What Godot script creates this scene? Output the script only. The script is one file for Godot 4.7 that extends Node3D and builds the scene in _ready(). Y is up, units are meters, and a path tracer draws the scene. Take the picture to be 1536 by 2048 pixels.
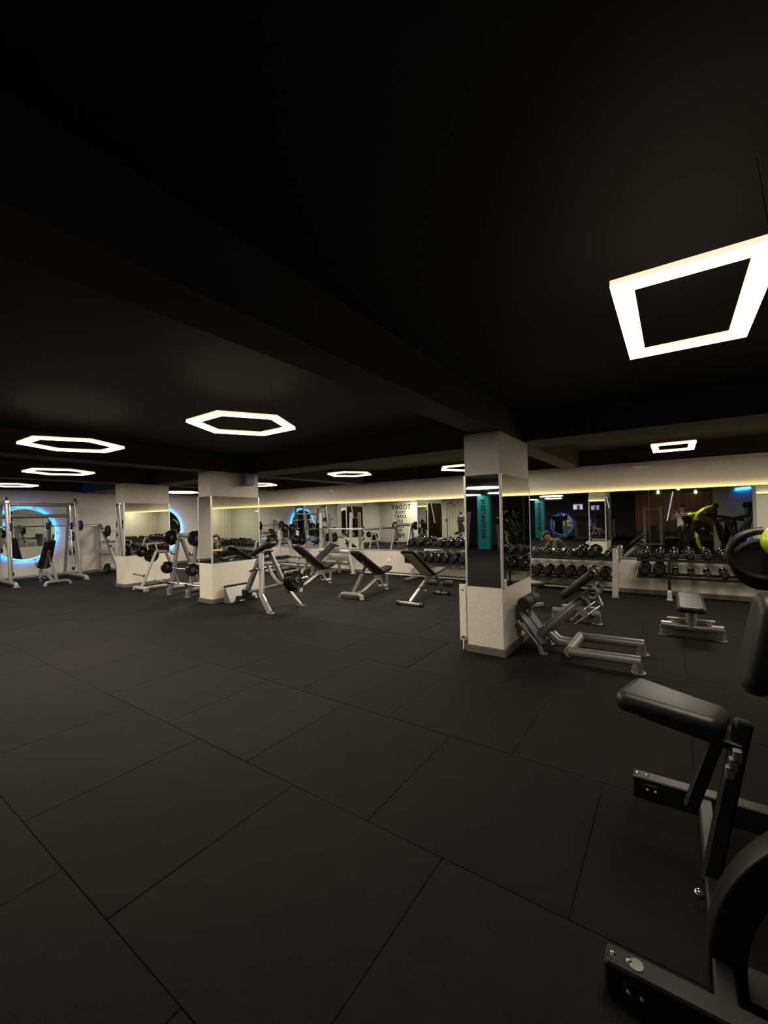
extends Node3D
# A basement gym at night: three mirrored pillars, hexagon lamps under a black ceiling, a mirrored far wall with
# dumbbell racks, rubber floor tiles. x runs along the far wall, -z points at it, the camera stands above the origin.

const FLAT := 4294967295
const WALL_Z := -9.32
const LEFT_X := -14.9
const RIGHT_X := 4.0
const BACK_Z := 12.0
const WALL_TOP := 2.49
const BEAM_Y := 2.466
const CEIL_Y := 2.8
const LAMP_Y := 2.45

var M := {}
var ORD := ["first", "second", "third", "fourth", "fifth", "sixth", "seventh", "eighth", "ninth", "tenth", "eleventh", "twelfth"]


# ------------------------------------------------------------------ mesh builder
class Shape:
	var st := SurfaceTool.new()

	func _init() -> void:
		st.begin(Mesh.PRIMITIVE_TRIANGLES)

	func tri(a: Vector3, b: Vector3, c: Vector3, s := 4294967295) -> void:  # counter-clockwise seen from outside
		st.set_smooth_group(s)
		st.add_vertex(a)
		st.set_smooth_group(s)
		st.add_vertex(c)
		st.set_smooth_group(s)
		st.add_vertex(b)

	func quad(a: Vector3, b: Vector3, c: Vector3, d: Vector3, s := 4294967295) -> void:
		tri(a, b, c, s)
		tri(a, c, d, s)

	func quad_from(o: Vector3, a: Vector3, b: Vector3, c: Vector3, d: Vector3) -> void:  # turned to face away from o
		if (b - a).cross(c - a).dot(a + c - 2.0 * o) < 0.0:
			quad(a, d, c, b)
		else:
			quad(a, b, c, d)

	func box(c: Vector3, size: Vector3, b := 0.004, basis := Basis.IDENTITY) -> Shape:
		var h := size * 0.5
		b = minf(b, minf(h.x, minf(h.y, h.z)) * 0.95)
		var at := func(sx: float, sy: float, sz: float, axis: int) -> Vector3:
			var v := Vector3(sx * (h.x - (0.0 if axis == 0 else b)), sy * (h.y - (0.0 if axis == 1 else b)), sz * (h.z - (0.0 if axis == 2 else b)))
			return c + basis * v
		for s in [-1.0, 1.0]:
			quad_from(c, at.call(s, -1, -1, 0), at.call(s, 1, -1, 0), at.call(s, 1, 1, 0), at.call(s, -1, 1, 0))
			quad_from(c, at.call(-1, s, -1, 1), at.call(1, s, -1, 1), at.call(1, s, 1, 1), at.call(-1, s, 1, 1))
			quad_from(c, at.call(-1, -1, s, 2), at.call(1, -1, s, 2), at.call(1, 1, s, 2), at.call(-1, 1, s, 2))
		if b > 0.0005:
			for s in [-1.0, 1.0]:
				for t in [-1.0, 1.0]:
					quad_from(c, at.call(s, t, -1, 0), at.call(s, t, 1, 0), at.call(s, t, 1, 1), at.call(s, t, -1, 1))
					quad_from(c, at.call(s, -1, t, 0), at.call(s, 1, t, 0), at.call(s, 1, t, 2), at.call(s, -1, t, 2))
					quad_from(c, at.call(-1, s, t, 1), at.call(1, s, t, 1), at.call(1, s, t, 2), at.call(-1, s, t, 2))
					for q in [-1.0, 1.0]:
						var p0: Vector3 = at.call(s, t, q, 0)
						var p1: Vector3 = at.call(s, t, q, 1)
						var p2: Vector3 = at.call(s, t, q, 2)
						if (p1 - p0).cross(p2 - p0).dot(p0 - c) < 0.0:
							tri(p0, p2, p1)
						else:
							tri(p0, p1, p2)
		return self

	func beam(a: Vector3, b: Vector3, w: float, h: float, bevel := 0.005, up := Vector3.UP) -> Shape:
		var d := (b - a).normalized()
		if absf(d.dot(up)) > 0.98:
			up = Vector3.RIGHT
		var x := up.cross(d).normalized()
		return box((a + b) * 0.5, Vector3(w, h, a.distance_to(b)), bevel, Basis(x, d.cross(x), d))

	func tube(pts: Array, r: float, seg := 12, ry := -1.0, caps := true, up := Vector3.UP) -> Shape:
		if ry < 0.0:
			ry = r
		var rings := []
		var n := pts.size()
		var t0: Vector3 = (pts[1] - pts[0]).normalized()
		if absf(t0.dot(up)) > 0.97:
			up = Vector3.FORWARD if absf(t0.z) < 0.9 else Vector3.RIGHT
		var ax := up.cross(t0).normalized()
		var ay := t0.cross(ax)
		for i in n:
			var tin: Vector3 = (pts[maxi(i, 1)] - pts[maxi(i, 1) - 1]).normalized()
			var tout: Vector3 = (pts[mini(i, n - 2) + 1] - pts[mini(i, n - 2)]).normalized()
			ax = (ax - tin * ax.dot(tin)).normalized()
			ay = tin.cross(ax)
			var pn := (tin + tout).normalized()
			if pn.length() < 0.5:
				pn = tin
			var ring := PackedVector3Array()
			for k in seg:
				var a := TAU * k / seg
				var o := ax * cos(a) * r + ay * sin(a) * ry
				o -= tin * (o.dot(pn) / maxf(0.2, tin.dot(pn)))
				ring.append(pts[i] + o)
			rings.append(ring)
		for i in n - 1:
			var sg := 1
			for k in seg:
				var k2 := (k + 1) % seg
				quad(rings[i][k], rings[i][k2], rings[i + 1][k2], rings[i + 1][k], sg)
		if caps:
			for k in seg:
				var k2 := (k + 1) % seg
				tri(pts[0], rings[0][k2], rings[0][k])
				tri(pts[n - 1], rings[n - 1][k], rings[n - 1][k2])
		return self

	func lathe(profile: Array, xf := Transform3D.IDENTITY, seg := 24, soft := false) -> Shape:  # (radius, y), going up the outside
		for i in profile.size() - 1:
			var p: Vector2 = profile[i]
			var q: Vector2 = profile[i + 1]
			for k in seg:
				var a := TAU * k / seg
				var b := TAU * (k + 1) / seg
				var p0 := xf * Vector3(p.x * cos(a), p.y, p.x * sin(a))
				var p1 := xf * Vector3(p.x * cos(b), p.y, p.x * sin(b))
				var q0 := xf * Vector3(q.x * cos(a), q.y, q.x * sin(a))
				var q1 := xf * Vector3(q.x * cos(b), q.y, q.x * sin(b))
				var s := 1 if soft else i + 2
				if p.x > 0.0001:
					tri(p0, q0, p1, s)
				if q.x > 0.0001:
					tri(p1, q0, q1, s)
		return self

	func prism(line: PackedVector2Array, depth: float, xf := Transform3D.IDENTITY, bevel := 0.0, steps := 1) -> Shape:  # outline in xy, depth along z
		if Geometry2D.is_polygon_clockwise(line):
			line.reverse()
		var n := line.size()
		var inset := func(d: float) -> PackedVector2Array:
			var out := PackedVector2Array()
			for i in n:
				var e0 := (line[i] - line[(i + n - 1) % n]).normalized()
				var e1 := (line[(i + 1) % n] - line[i]).normalized()
				var nn := (Vector2(-e0.y, e0.x) + Vector2(-e1.y, e1.x)).normalized()
				out.append(line[i] + nn * d / maxf(0.5, nn.dot(Vector2(-e1.y, e1.x))))
			return out
		var levels := []
		if bevel <= 0.0:
			levels = [[line, -depth / 2], [line, depth / 2]]
		else:
			for k in steps + 1:
				var a := PI / 2 * k / steps
				levels.append([inset.call(bevel * (1.0 - sin(a))), -depth / 2 + bevel * (1.0 - cos(a))])
			for k in steps + 1:
				var a := PI / 2 * (1.0 - float(k) / steps)
				levels.append([inset.call(bevel * (1.0 - sin(a))), depth / 2 - bevel * (1.0 - cos(a))])
		var sm := 1 if steps > 1 else FLATG
		for l in levels.size() - 1:
			for i in n:
				var j := (i + 1) % n
				var A: PackedVector2Array = levels[l][0]
				var B: PackedVector2Array = levels[l + 1][0]
				quad(xf * Vector3(A[i].x, A[i].y, levels[l][1]), xf * Vector3(A[j].x, A[j].y, levels[l][1]), xf * Vector3(B[j].x, B[j].y, levels[l + 1][1]), xf * Vector3(B[i].x, B[i].y, levels[l + 1][1]), sm)
		for e in [0, levels.size() - 1]:
			var P: PackedVector2Array = levels[e][0]
			var ix := Geometry2D.triangulate_polygon(P)
			for t in range(0, ix.size(), 3):
				var a := xf * Vector3(P[ix[t]].x, P[ix[t]].y, levels[e][1])
				var b := xf * Vector3(P[ix[t + 1]].x, P[ix[t + 1]].y, levels[e][1])
				var c := xf * Vector3(P[ix[t + 2]].x, P[ix[t + 2]].y, levels[e][1])
				var want := xf.basis.z * (-1.0 if e == 0 else 1.0)
				if (b - a).cross(c - a).dot(want) < 0.0:
					tri(a, c, b, sm)
				else:
					tri(a, b, c, sm)
		return self

	const FLATG := 4294967295

	func mesh() -> ArrayMesh:
		st.generate_normals()
		return st.commit()


func arc(pts: Array, radius: float, n := 5) -> Array:  # the same line with rounded bends
	var out := [pts[0]]
	for i in range(1, pts.size() - 1):
		var p: Vector3 = pts[i]
		var a: Vector3 = (pts[i - 1] - p)
		var b: Vector3 = (pts[i + 1] - p)
		var ra := minf(radius, a.length() * 0.48)
		var rb := minf(radius, b.length() * 0.48)
		var p0 := p + a.normalized() * ra
		var p2 := p + b.normalized() * rb
		for k in n + 1:
			var t := float(k) / n
			out.append(p0 * (1 - t) * (1 - t) + p * 2 * t * (1 - t) + p2 * t * t)
	out.append(pts[-1])
	return out


func round_rect(w: float, h: float, r: float, seg := 5, w2 := -1.0) -> PackedVector2Array:  # w at the bottom, w2 at the top
	if w2 < 0.0:
		w2 = w
	var out := PackedVector2Array()
	for c in [[w2 / 2 - r, h / 2 - r, 0.0], [-w2 / 2 + r, h / 2 - r, 90.0], [-w / 2 + r, -h / 2 + r, 180.0], [w / 2 - r, -h / 2 + r, 270.0]]:
		for k in seg + 1:
			var a := deg_to_rad(c[2] + 90.0 * k / seg)
			out.append(Vector2(c[0] + r * cos(a), c[1] + r * sin(a)))
	return out


func frame(o: Vector3, z: Vector3, y := Vector3.UP) -> Transform3D:  # a transform whose z axis points along z
	z = z.normalized()
	if absf(z.dot(y)) > 0.98:
		y = Vector3.FORWARD
	var x := y.cross(z).normalized()
	return Transform3D(Basis(x, z.cross(x), z), o)


func axis_frame(o: Vector3, y: Vector3) -> Transform3D:  # a transform whose y axis points along y (for lathes)
	y = y.normalized()
	var h := Vector3.RIGHT if absf(y.x) < 0.9 else Vector3.FORWARD
	var x := h.cross(y).normalized()
	return Transform3D(Basis(x, y, x.cross(y)), o)


# ------------------------------------------------------------------ scene helpers
func free_name(parent: Node, called: String) -> String:
	if not parent.has_node(called):
		return called
	var i := 1
	while parent.has_node("%s_%03d" % [called, i]):
		i += 1
	return "%s_%03d" % [called, i]


func put(parent: Node, o: Node3D, called: String) -> Node3D:
	o.name = free_name(parent, called)
	parent.add_child(o, true)
	return o


func obj(called: String, shape, m: Material, parent: Node = self) -> MeshInstance3D:
	var o := MeshInstance3D.new()
	o.mesh = shape.mesh() if shape is Shape else shape
	o.material_override = m
	o.cast_shadow = GeometryInstance3D.SHADOW_CASTING_SETTING_ON
	put(parent, o, called)
	return o


func tag(o: Node, label: String, category := "", group := "", kind := "") -> Node:
	o.set_meta("label", label)
	if category:
		o.set_meta("category", category)
	if group:
		o.set_meta("group", group)
	if kind:
		o.set_meta("kind", kind)
	return o


func thing(called: String, label: String, category: String, at := Vector3.ZERO, turn := 0.0, group := "") -> Node3D:
	var o := Node3D.new()
	put(self, o, called)
	o.position = at
	o.rotation.y = turn
	tag(o, label, category, group)
	return o


func struct(called: String, shape, m: Material, label: String, category := "wall") -> MeshInstance3D:
	var o := obj(called, shape, m)
	tag(o, label, category, "", "structure")
	return o


func struct_node(called: String, label: String, category: String, at := Vector3.ZERO) -> Node3D:
	var o := thing(called, label, category, at)
	o.set_meta("kind", "structure")
	return o


func S() -> Shape:
	return Shape.new()


func bar_light(parent: Node, called: String, a: Vector3, b: Vector3, w: float, towards: Vector3, energy: float, color: Color) -> void:
	var l := AreaLight3D.new()
	l.area_size = Vector2(a.distance_to(b), w)
	l.light_energy = energy
	l.light_color = color
	l.shadow_enabled = true
	l.area_range = 30.0
	l.area_attenuation = 2.0
	var x := (b - a).normalized()
	var z := -towards.normalized()
	z = (z - x * z.dot(x)).normalized()
	put(parent, l, called)
	l.transform = Transform3D(Basis(x, z.cross(x), z), (a + b) * 0.5)


# ------------------------------------------------------------------ materials
func lin(r: float, g: float, b: float) -> Color:  # a linear base colour
	return Color(r, g, b).linear_to_srgb()


func mat(called: String, c: Color, rough := 0.6, metal := 0.0) -> StandardMaterial3D:
	var m := StandardMaterial3D.new()
	m.resource_name = called
	m.albedo_color = c
	m.roughness = rough
	m.metallic = metal
	M[called] = m
	return m


func glow(called: String, c: Color, energy: float) -> StandardMaterial3D:
	var m := mat(called, Color(0.9, 0.9, 0.9), 0.5)
	m.emission_enabled = true
	m.emission = c
	m.emission_energy_multiplier = energy
	return m


func noise_tex(freq: float, kind: int, octaves: int, rampv: Array, size := 512, sd := 1) -> NoiseTexture2D:
	var n := FastNoiseLite.new()
	n.seed = sd
	n.noise_type = kind
	n.frequency = freq
	n.fractal_octaves = octaves
	var t := NoiseTexture2D.new()
	t.width = size
	t.height = size
	t.seamless = true
	t.noise = n
	if rampv:
		var g := Gradient.new()
		g.offsets = PackedFloat32Array(rampv[0])
		g.colors = PackedColorArray(rampv[1])
		t.color_ramp = g
	return t


func triplanar(m: StandardMaterial3D, scale: float) -> void:
	m.uv1_triplanar = true
	m.uv1_world_triplanar = true
	m.uv1_scale = Vector3.ONE * scale


func relief(m: StandardMaterial3D, t: Texture2D, cm: float) -> void:
	m.heightmap_enabled = true
	m.heightmap_texture = t
	m.heightmap_scale = cm


func make_materials() -> void:
	# the floor: recycled rubber, near-black with pale grit
	var grit := noise_tex(0.12, FastNoiseLite.TYPE_SIMPLEX, 3, [[0.0, 0.45, 0.62, 0.8, 1.0], [Color(0.62, 0.62, 0.62), Color(0.78, 0.78, 0.77), Color(0.88, 0.87, 0.85), Color(1, 1, 0.98), Color(1, 1, 1)]], 1024, 5)
	var bumps := noise_tex(0.16, FastNoiseLite.TYPE_SIMPLEX, 3, [], 1024, 9)
	var scuffs := noise_tex(0.008, FastNoiseLite.TYPE_SIMPLEX, 4, [[0.0, 0.55, 0.75, 1.0], [Color(0.86, 0.86, 0.86), Color(0.95, 0.95, 0.95), Color(1, 1, 1), Color(1, 1, 1)]], 512, 21)
	for i in 4:
		var tone: float = [0.0086, 0.0072, 0.0099, 0.0079][i]
		var m := mat("rubber_tile_%d" % i, lin(tone, tone * 0.98, tone * 0.94), 0.85)
		m.metallic_specular = 0.3
		m.albedo_texture = grit
		m.detail_enabled = true
		m.detail_albedo = scuffs
		m.detail_blend_mode = BaseMaterial3D.BLEND_MODE_MUL
		relief(m, bumps, 0.2)
		triplanar(m, 1.7)
	mat("joint", lin(0.004, 0.004, 0.004), 0.95)
	M.joint.metallic_specular = 0.2
	# plaster
	var fine := noise_tex(0.05, FastNoiseLite.TYPE_SIMPLEX, 4, [], 512, 3)
	var tint := noise_tex(0.012, FastNoiseLite.TYPE_SIMPLEX, 4, [[0.0, 0.5, 1.0], [Color(0.96, 0.96, 0.955), Color(0.985, 0.985, 0.985), Color(1, 1, 1)]], 512, 4)
	var w := mat("plaster", lin(0.58, 0.548, 0.475), 0.85)
	w.albedo_texture = tint
	relief(w, fine, 0.12)
	triplanar(w, 0.8)
	var rough_bumps := noise_tex(0.055, FastNoiseLite.TYPE_SIMPLEX_SMOOTH, 3, [[0.0, 0.42, 0.58, 1.0], [Color(0, 0, 0), Color(0.2, 0.2, 0.2), Color(0.8, 0.8, 0.8), Color(1, 1, 1)]], 512, 8)
	var r := mat("rough_plaster", lin(0.72, 0.67, 0.56), 0.85)
	r.albedo_texture = tint
	relief(r, rough_bumps, 0.17)
	r.uv1_triplanar = true
	r.uv1_world_triplanar = true
	r.uv1_scale = Vector3(1.3, 3.0, 1.3)
	mat("baseboard", lin(0.1, 0.095, 0.086), 0.6)
	mat("black_paint", lin(0.0042, 0.0045, 0.0058), 0.75)
	mat("beam_paint", lin(0.022, 0.02, 0.018), 0.8)
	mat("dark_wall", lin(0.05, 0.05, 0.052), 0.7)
	mat("grey_wall", lin(0.2, 0.2, 0.19), 0.75)
	mat("mirror", Color(0.88, 0.9, 0.885), 0.015, 1.0)
	mat("aluminium", lin(0.72, 0.71, 0.69), 0.35, 0.55)
	# steel, vinyl, rubber
	var flakes := noise_tex(0.3, FastNoiseLite.TYPE_SIMPLEX, 2, [[0.0, 1.0], [Color(0.9, 0.9, 0.9), Color(1, 1, 1)]], 256, 2)
	var sv := mat("silver", lin(0.29, 0.285, 0.272), 0.36, 0.55)
	sv.albedo_texture = flakes
	triplanar(sv, 6.0)
	mat("white_steel", lin(0.43, 0.42, 0.4), 0.4, 0.3)
	mat("grey_steel", lin(0.2, 0.2, 0.195), 0.4, 0.45)
	mat("mid_steel", lin(0.25, 0.245, 0.23), 0.38, 0.5)
	mat("dark_cotton", lin(0.05, 0.042, 0.036), 0.9)
	mat("chrome", lin(0.72, 0.72, 0.72), 0.16, 1.0)
	mat("black_steel", lin(0.008, 0.008, 0.008), 0.42)
	M.black_steel.metallic_specular = 0.4
	var vy := mat("vinyl", lin(0.013, 0.0128, 0.012), 0.42)
	vy.metallic_specular = 0.38
	relief(vy, fine, 0.02)
	triplanar(vy, 5.0)
	mat("rubber", lin(0.013, 0.013, 0.013), 0.33)
	mat("gloss_rubber", lin(0.006, 0.006, 0.006), 0.2)
	M.gloss_rubber.metallic_specular = 0.34
	mat("foam", lin(0.018, 0.018, 0.018), 0.7)
	mat("plastic_black", lin(0.015, 0.015, 0.015), 0.45)
	mat("lime", lin(0.36, 0.46, 0.012), 0.28)
	M.lime.clearcoat_enabled = true
	M.lime.clearcoat = 0.6
	M.lime.clearcoat_roughness = 0.1
	mat("radiator_white", lin(0.72, 0.69, 0.6), 0.4)
	mat("socket_white", lin(0.78, 0.77, 0.73), 0.4)
	mat("brass", lin(0.5, 0.38, 0.14), 0.35, 0.9)
	mat("blue_grey_pad", lin(0.1, 0.135, 0.18), 0.55)
	mat("red_line", lin(0.1, 0.018, 0.018), 0.5)
	mat("tread", lin(0.13, 0.13, 0.127), 0.45, 0.6)
	mat("beige_board", lin(0.3, 0.26, 0.19), 0.6)
	mat("yellow_knob", lin(0.6, 0.5, 0.12), 0.4)
	mat("print_black", lin(0.006, 0.006, 0.007), 0.6)
	M.print_black.metallic_specular = 0.25
	mat("grey_mark", lin(0.025, 0.025, 0.025), 0.5)
	mat("teal", lin(0.02, 0.3, 0.35), 0.6)
	mat("wood_brown", lin(0.2, 0.085, 0.035), 0.5)
	mat("door_dark", lin(0.02, 0.019, 0.02), 0.3)
	mat("curtain", lin(0.6, 0.56, 0.42), 0.9)
	mat("skin", lin(0.5, 0.28, 0.19), 0.55)
	mat("hair", lin(0.012, 0.009, 0.008), 0.7)
	mat("white_cotton", lin(0.68, 0.67, 0.63), 0.9)
	mat("grey_cotton", lin(0.32, 0.32, 0.32), 0.9)
	mat("black_cotton", lin(0.012, 0.012, 0.013), 0.9)
	mat("shoe_white", lin(0.7, 0.69, 0.66), 0.6)
	mat("eye", lin(0.02, 0.015, 0.012), 0.2)
	glow("lamp_glow", Color(1.0, 0.97, 0.92), 6.0)
	glow("lamp_side_glow", Color(1.0, 0.92, 0.76), 0.9)
	glow("far_ring_glow", Color(0.08, 0.4, 1.0), 0.4)
	glow("strip_glow", Color(1.0, 0.86, 0.42), 1.5)
	glow("ring_glow", Color(0.05, 0.58, 1.0), 1.7)
	glow("blue_tube_glow", Color(0.12, 0.6, 1.0), 2.5)
	glow("tube_glow", Color(0.9, 0.95, 1.0), 0.9)
	glow("spot_glow", Color(1.0, 0.93, 0.8), 4.0)


# ------------------------------------------------------------------ lamps
func ring_lamp(pts: Array, label: String, energy: float) -> void:  # corners of the outer outline seen from above, any order of turn
	var w := 0.078
	var c := Vector2.ZERO
	var line := PackedVector2Array()
	for p in pts:
		line.append(p)
		c += p / pts.size()
	if Geometry2D.is_polygon_clockwise(line):
		line.reverse()
	var n := line.size()
	var t := thing("ceiling_lamp", label, "ceiling lamp", Vector3(c.x, LAMP_Y, c.y), 0.0, "ring lamps under the ceiling")
	var inner := PackedVector2Array()
	for i in n:
		line[i] -= c
	for i in n:
		var e0 := (line[i] - line[(i + n - 1) % n]).normalized()
		var e1 := (line[(i + 1) % n] - line[i]).normalized()
		var nn := (Vector2(-e0.y, e0.x) + Vector2(-e1.y, e1.x)).normalized()
		inner.append(line[i] + nn * w / maxf(0.4, nn.dot(Vector2(-e1.y, e1.x))))
	var low := S()
	var side := S()
	var h := 0.028
	for i in n:
		var j := (i + 1) % n
		var a := Vector3(line[i].x, 0, line[i].y)
		var b := Vector3(line[j].x, 0, line[j].y)
		var p := Vector3(inner[i].x, 0, inner[i].y)
		var q := Vector3(inner[j].x, 0, inner[j].y)
		var u := Vector3(0, h, 0)
		var v := Vector3(0, 0.008, 0)
		low.quad(a, b, q, p)
		low.quad(b, a, a + v, b + v)
		low.quad(p, q, q + v, p + v)
		side.quad(b + v, a + v, a + u, b + u)
		side.quad(p + v, q + v, q + u, p + u)
		side.quad(a + u, p + u, q + u, b + u)
	obj("diffuser", low, M.lamp_glow, t)
	obj("housing", side, M.lamp_side_glow, t)
	for i in n:
		var j := (i + 1) % n
		if i % 2 == 0:
			var m := (line[i] + inner[i]) * 0.5
			obj("suspension_wire", S().tube([Vector3(m.x, h, m.y), Vector3(m.x * 0.9, CEIL_Y - LAMP_Y, m.y * 0.9)], 0.0015, 5), M.black_steel, t)
		var a := (line[i] + inner[i]) * 0.5
		var b := (line[j] + inner[j]) * 0.5
		bar_light(t, "lamp_light", Vector3(a.x, -0.004, a.y), Vector3(b.x, -0.004, b.y), w * 0.9, Vector3.DOWN, energy * a.distance_to(b) / 0.55, Color(1.0, 0.945, 0.86))


func hex(x: float, z: float, r: float, turn := 0.0) -> Array:
	var out := []
	for k in 6:
		var a := deg_to_rad(60.0 * k + turn)
		out.append(Vector2(x + r * cos(a), z + r * sin(a)))
	return out


func rect(x0: float, x1: float, z0: float, z1: float) -> Array:
	return [Vector2(x0, z0), Vector2(x1, z0), Vector2(x1, z1), Vector2(x0, z1)]


func make_lamps() -> void:
	var e := LAMP_ENERGY
	ring_lamp(rect(-0.19, 0.335, -1.905, -2.88), "large near white rectangle lamp at upper right under the black ceiling", e * 0.32)
	ring_lamp(hex(-3.39, -2.57, 0.5, 2.0), "bright white hexagon lamp above the left mirrored pillar, largest hexagon", e * 0.7)
	ring_lamp(hex(-5.79, -2.0, 0.52, 0.0), "upper of the two wide white hexagon lamps at the left edge", e)
	ring_lamp(hex(-9.0, -2.9, 0.53, 0.0), "narrow white hexagon lamp just below the widest left hexagon lamp", e * 0.7)
	ring_lamp(hex(-12.75, -3.15, 0.53, 0.0), "white hexagon lamp cut by the left frame edge above the guided-bar machine", e * 0.6)
	ring_lamp(hex(-5.6, -6.9, 0.48, 4.0), "small white hexagon lamp before the mirrored far wall, left of centre pillar", e)
	ring_lamp(hex(-3.27, -7.55, 0.52, 0.0), "small white hexagon lamp half hidden behind the centre pillar", e * 0.75)
	ring_lamp(rect(-0.235, 0.27, -6.85, -7.7), "small white rectangle lamp right of the centre pillar before the far wall", e * 0.55)
	ring_lamp(hex(-9.05, -7.25, 0.53, 0.0), "white hexagon lamp peeking out right of the left pillar with the loudspeaker", e)
	ring_lamp(hex(-12.98, -7.45, 0.53, 0.0), "white hexagon lamp seen between the two left pillars", e * 0.7)
	ring_lamp(hex(-5.25, 4.5, 0.58, 0.0), "hexagon lamp behind the camera, seen in the centre pillar's front mirror", e * 0.5)
	ring_lamp(hex(-12.4, 1.7, 0.53, 0.0), "hexagon lamp behind the camera near the slogan wall", e * 0.9)
	ring_lamp(hex(-8.2, 0.4, 0.53, 0.0), "hexagon lamp behind the camera before the pale curtain", e * 0.7)
	ring_lamp(hex(2.95, -7.3, 0.53, 0.0), "hexagon lamp right of the frame near the right wall", e * 0.7)
	ring_lamp(hex(-7.6, 9.0, 0.5, 0.0), "left of two far hexagon lamps mirrored beside the teal banner", e * 0.1)
	ring_lamp(hex(-6.0, 8.3, 0.5, 0.0), "right of two far hexagon lamps mirrored beside the teal banner", e * 0.1)


# ------------------------------------------------------------------ the room
func make_room() -> void:
	var th := 0.2
	var cx := (LEFT_X + RIGHT_X) / 2
	var cz := (WALL_Z + BACK_Z) / 2
	var lx := RIGHT_X - LEFT_X
	var lz := BACK_Z - WALL_Z
	# floor: a screed with rubber tiles in running bond, about 0.96 m each
	var f := struct("floor", S().box(Vector3(cx, -0.08, cz), Vector3(lx + 2 * th, 0.12, lz + 2 * th), 0.0), M.joint, "dark floor of square black rubber mats in staggered rows", "floor")
	var tx := 0.963
	var tz := 0.983
	var rng := RandomNumberGenerator.new()
	rng.seed = 77
	var tile := S().box(Vector3(0, -0.01, 0), Vector3(tx - 0.0022, 0.02, tz - 0.0022), 0.0025).mesh()
	var cut := {}
	for row in range(-3, 9):
		var zc := -0.735 - tz * row - tz / 2
		var off := -1.86 if row % 2 == 0 else -1.327
		for k in range(-15, 7):
			var x0 := off + tx * k
			var x1 := x0 + tx
			if x1 < LEFT_X + 0.05 or x0 > RIGHT_X - 0.05:
				continue
			var z0 := zc - tz / 2
			var sx := minf(x1, RIGHT_X) - maxf(x0, LEFT_X)
			var z_lo := maxf(z0, WALL_Z)
			var sz := zc + tz / 2 - z_lo
			if sz < 0.05:
				continue
			var msh: ArrayMesh = tile
			if sx < tx - 0.01 or sz < tz - 0.01:
				var key := "%d_%d" % [roundi(sx * 1000), roundi(sz * 1000)]
				if not cut.has(key):
					cut[key] = S().box(Vector3(0, -0.01, 0), Vector3(sx - 0.004, 0.02, sz - 0.004), 0.0035).mesh()
				msh = cut[key]
			var o := obj("tile", msh, M["rubber_tile_%d" % rng.randi_range(0, 3)], f)
			o.position = Vector3((maxf(x0, LEFT_X) + minf(x1, RIGHT_X)) / 2, rng.randf_range(-0.0015, 0.0), z_lo + sz / 2)
			o.rotation = Vector3(rng.randf_range(-0.0012, 0.0012), rng.randf_range(-0.001, 0.001), rng.randf_range(-0.0012, 0.0012))
	# the floor far behind the camera, seen only in mirrors: one sheet of the same rubber
	var zb := -0.735 + tz * 3
	var rest := obj("rear_matting", S().box(Vector3(cx, -0.01, (zb + BACK_Z) / 2), Vector3(lx, 0.02, BACK_Z - zb - 0.004), 0.003), M.rubber_tile_0, f)
	rest.set_meta("kind", "stuff")
	struct("ceiling", S().box(Vector3(cx, CEIL_Y + 0.1, cz), Vector3(lx + 2 * th, 0.2, lz + 2 * th), 0.0), M.black_paint, "black painted ceiling high above the gym", "ceiling")
	# walls, light up to the ceiling band and black above
	var wf := struct("wall_far", S().box(Vector3(cx, WALL_TOP / 2, WALL_Z - th / 2), Vector3(lx + 2 * th, WALL_TOP, th), 0.0), M.plaster, "cream far wall behind the wall-wide mirrors and dumbbell racks", "wall")
	obj("upper_band", S().box(Vector3(cx, (CEIL_Y + WALL_TOP) / 2, WALL_Z - th / 2), Vector3(lx + 2 * th, CEIL_Y - WALL_TOP, th), 0.0), M.black_paint, wf)
	var wl := struct("wall_left", S().box(Vector3(LEFT_X - th / 2, WALL_TOP / 2, cz), Vector3(th, WALL_TOP, lz), 0.0), M.plaster, "cream left wall behind the guided-bar machine with round blue-lit mirrors", "wall")
	obj("upper_band", S().box(Vector3(LEFT_X - th / 2, (CEIL_Y + WALL_TOP) / 2, cz), Vector3(th, CEIL_Y - WALL_TOP, lz), 0.0), M.black_paint, wl)
	struct("wall_right", S().box(Vector3(RIGHT_X + th / 2, CEIL_Y / 2, WALL_Z / 2 - 1.2), Vector3(th, CEIL_Y, -WALL_Z - 2.4), 0.0), M.plaster, "cream right wall outside the frame, seen in the pillar mirrors", "wall")
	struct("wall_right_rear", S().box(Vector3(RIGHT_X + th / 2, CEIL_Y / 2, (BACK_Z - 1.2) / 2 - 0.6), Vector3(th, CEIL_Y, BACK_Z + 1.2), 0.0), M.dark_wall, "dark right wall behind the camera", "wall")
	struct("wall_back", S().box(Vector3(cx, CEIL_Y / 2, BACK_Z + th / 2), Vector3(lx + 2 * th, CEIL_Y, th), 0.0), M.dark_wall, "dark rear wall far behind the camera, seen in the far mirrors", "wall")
	struct("baseboard_far", S().box(Vector3(cx, 0.0425, WALL_Z + 0.01), Vector3(lx, 0.085, 0.02), 0.004), M.baseboard, "grey baseboard along the mirrored far wall", "baseboard")
	struct("baseboard_left", S().box(Vector3(LEFT_X + 0.01, 0.0425, cz), Vector3(0.02, 0.085, lz), 0.004), M.baseboard, "grey baseboard along the left wall", "baseboard")
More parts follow.
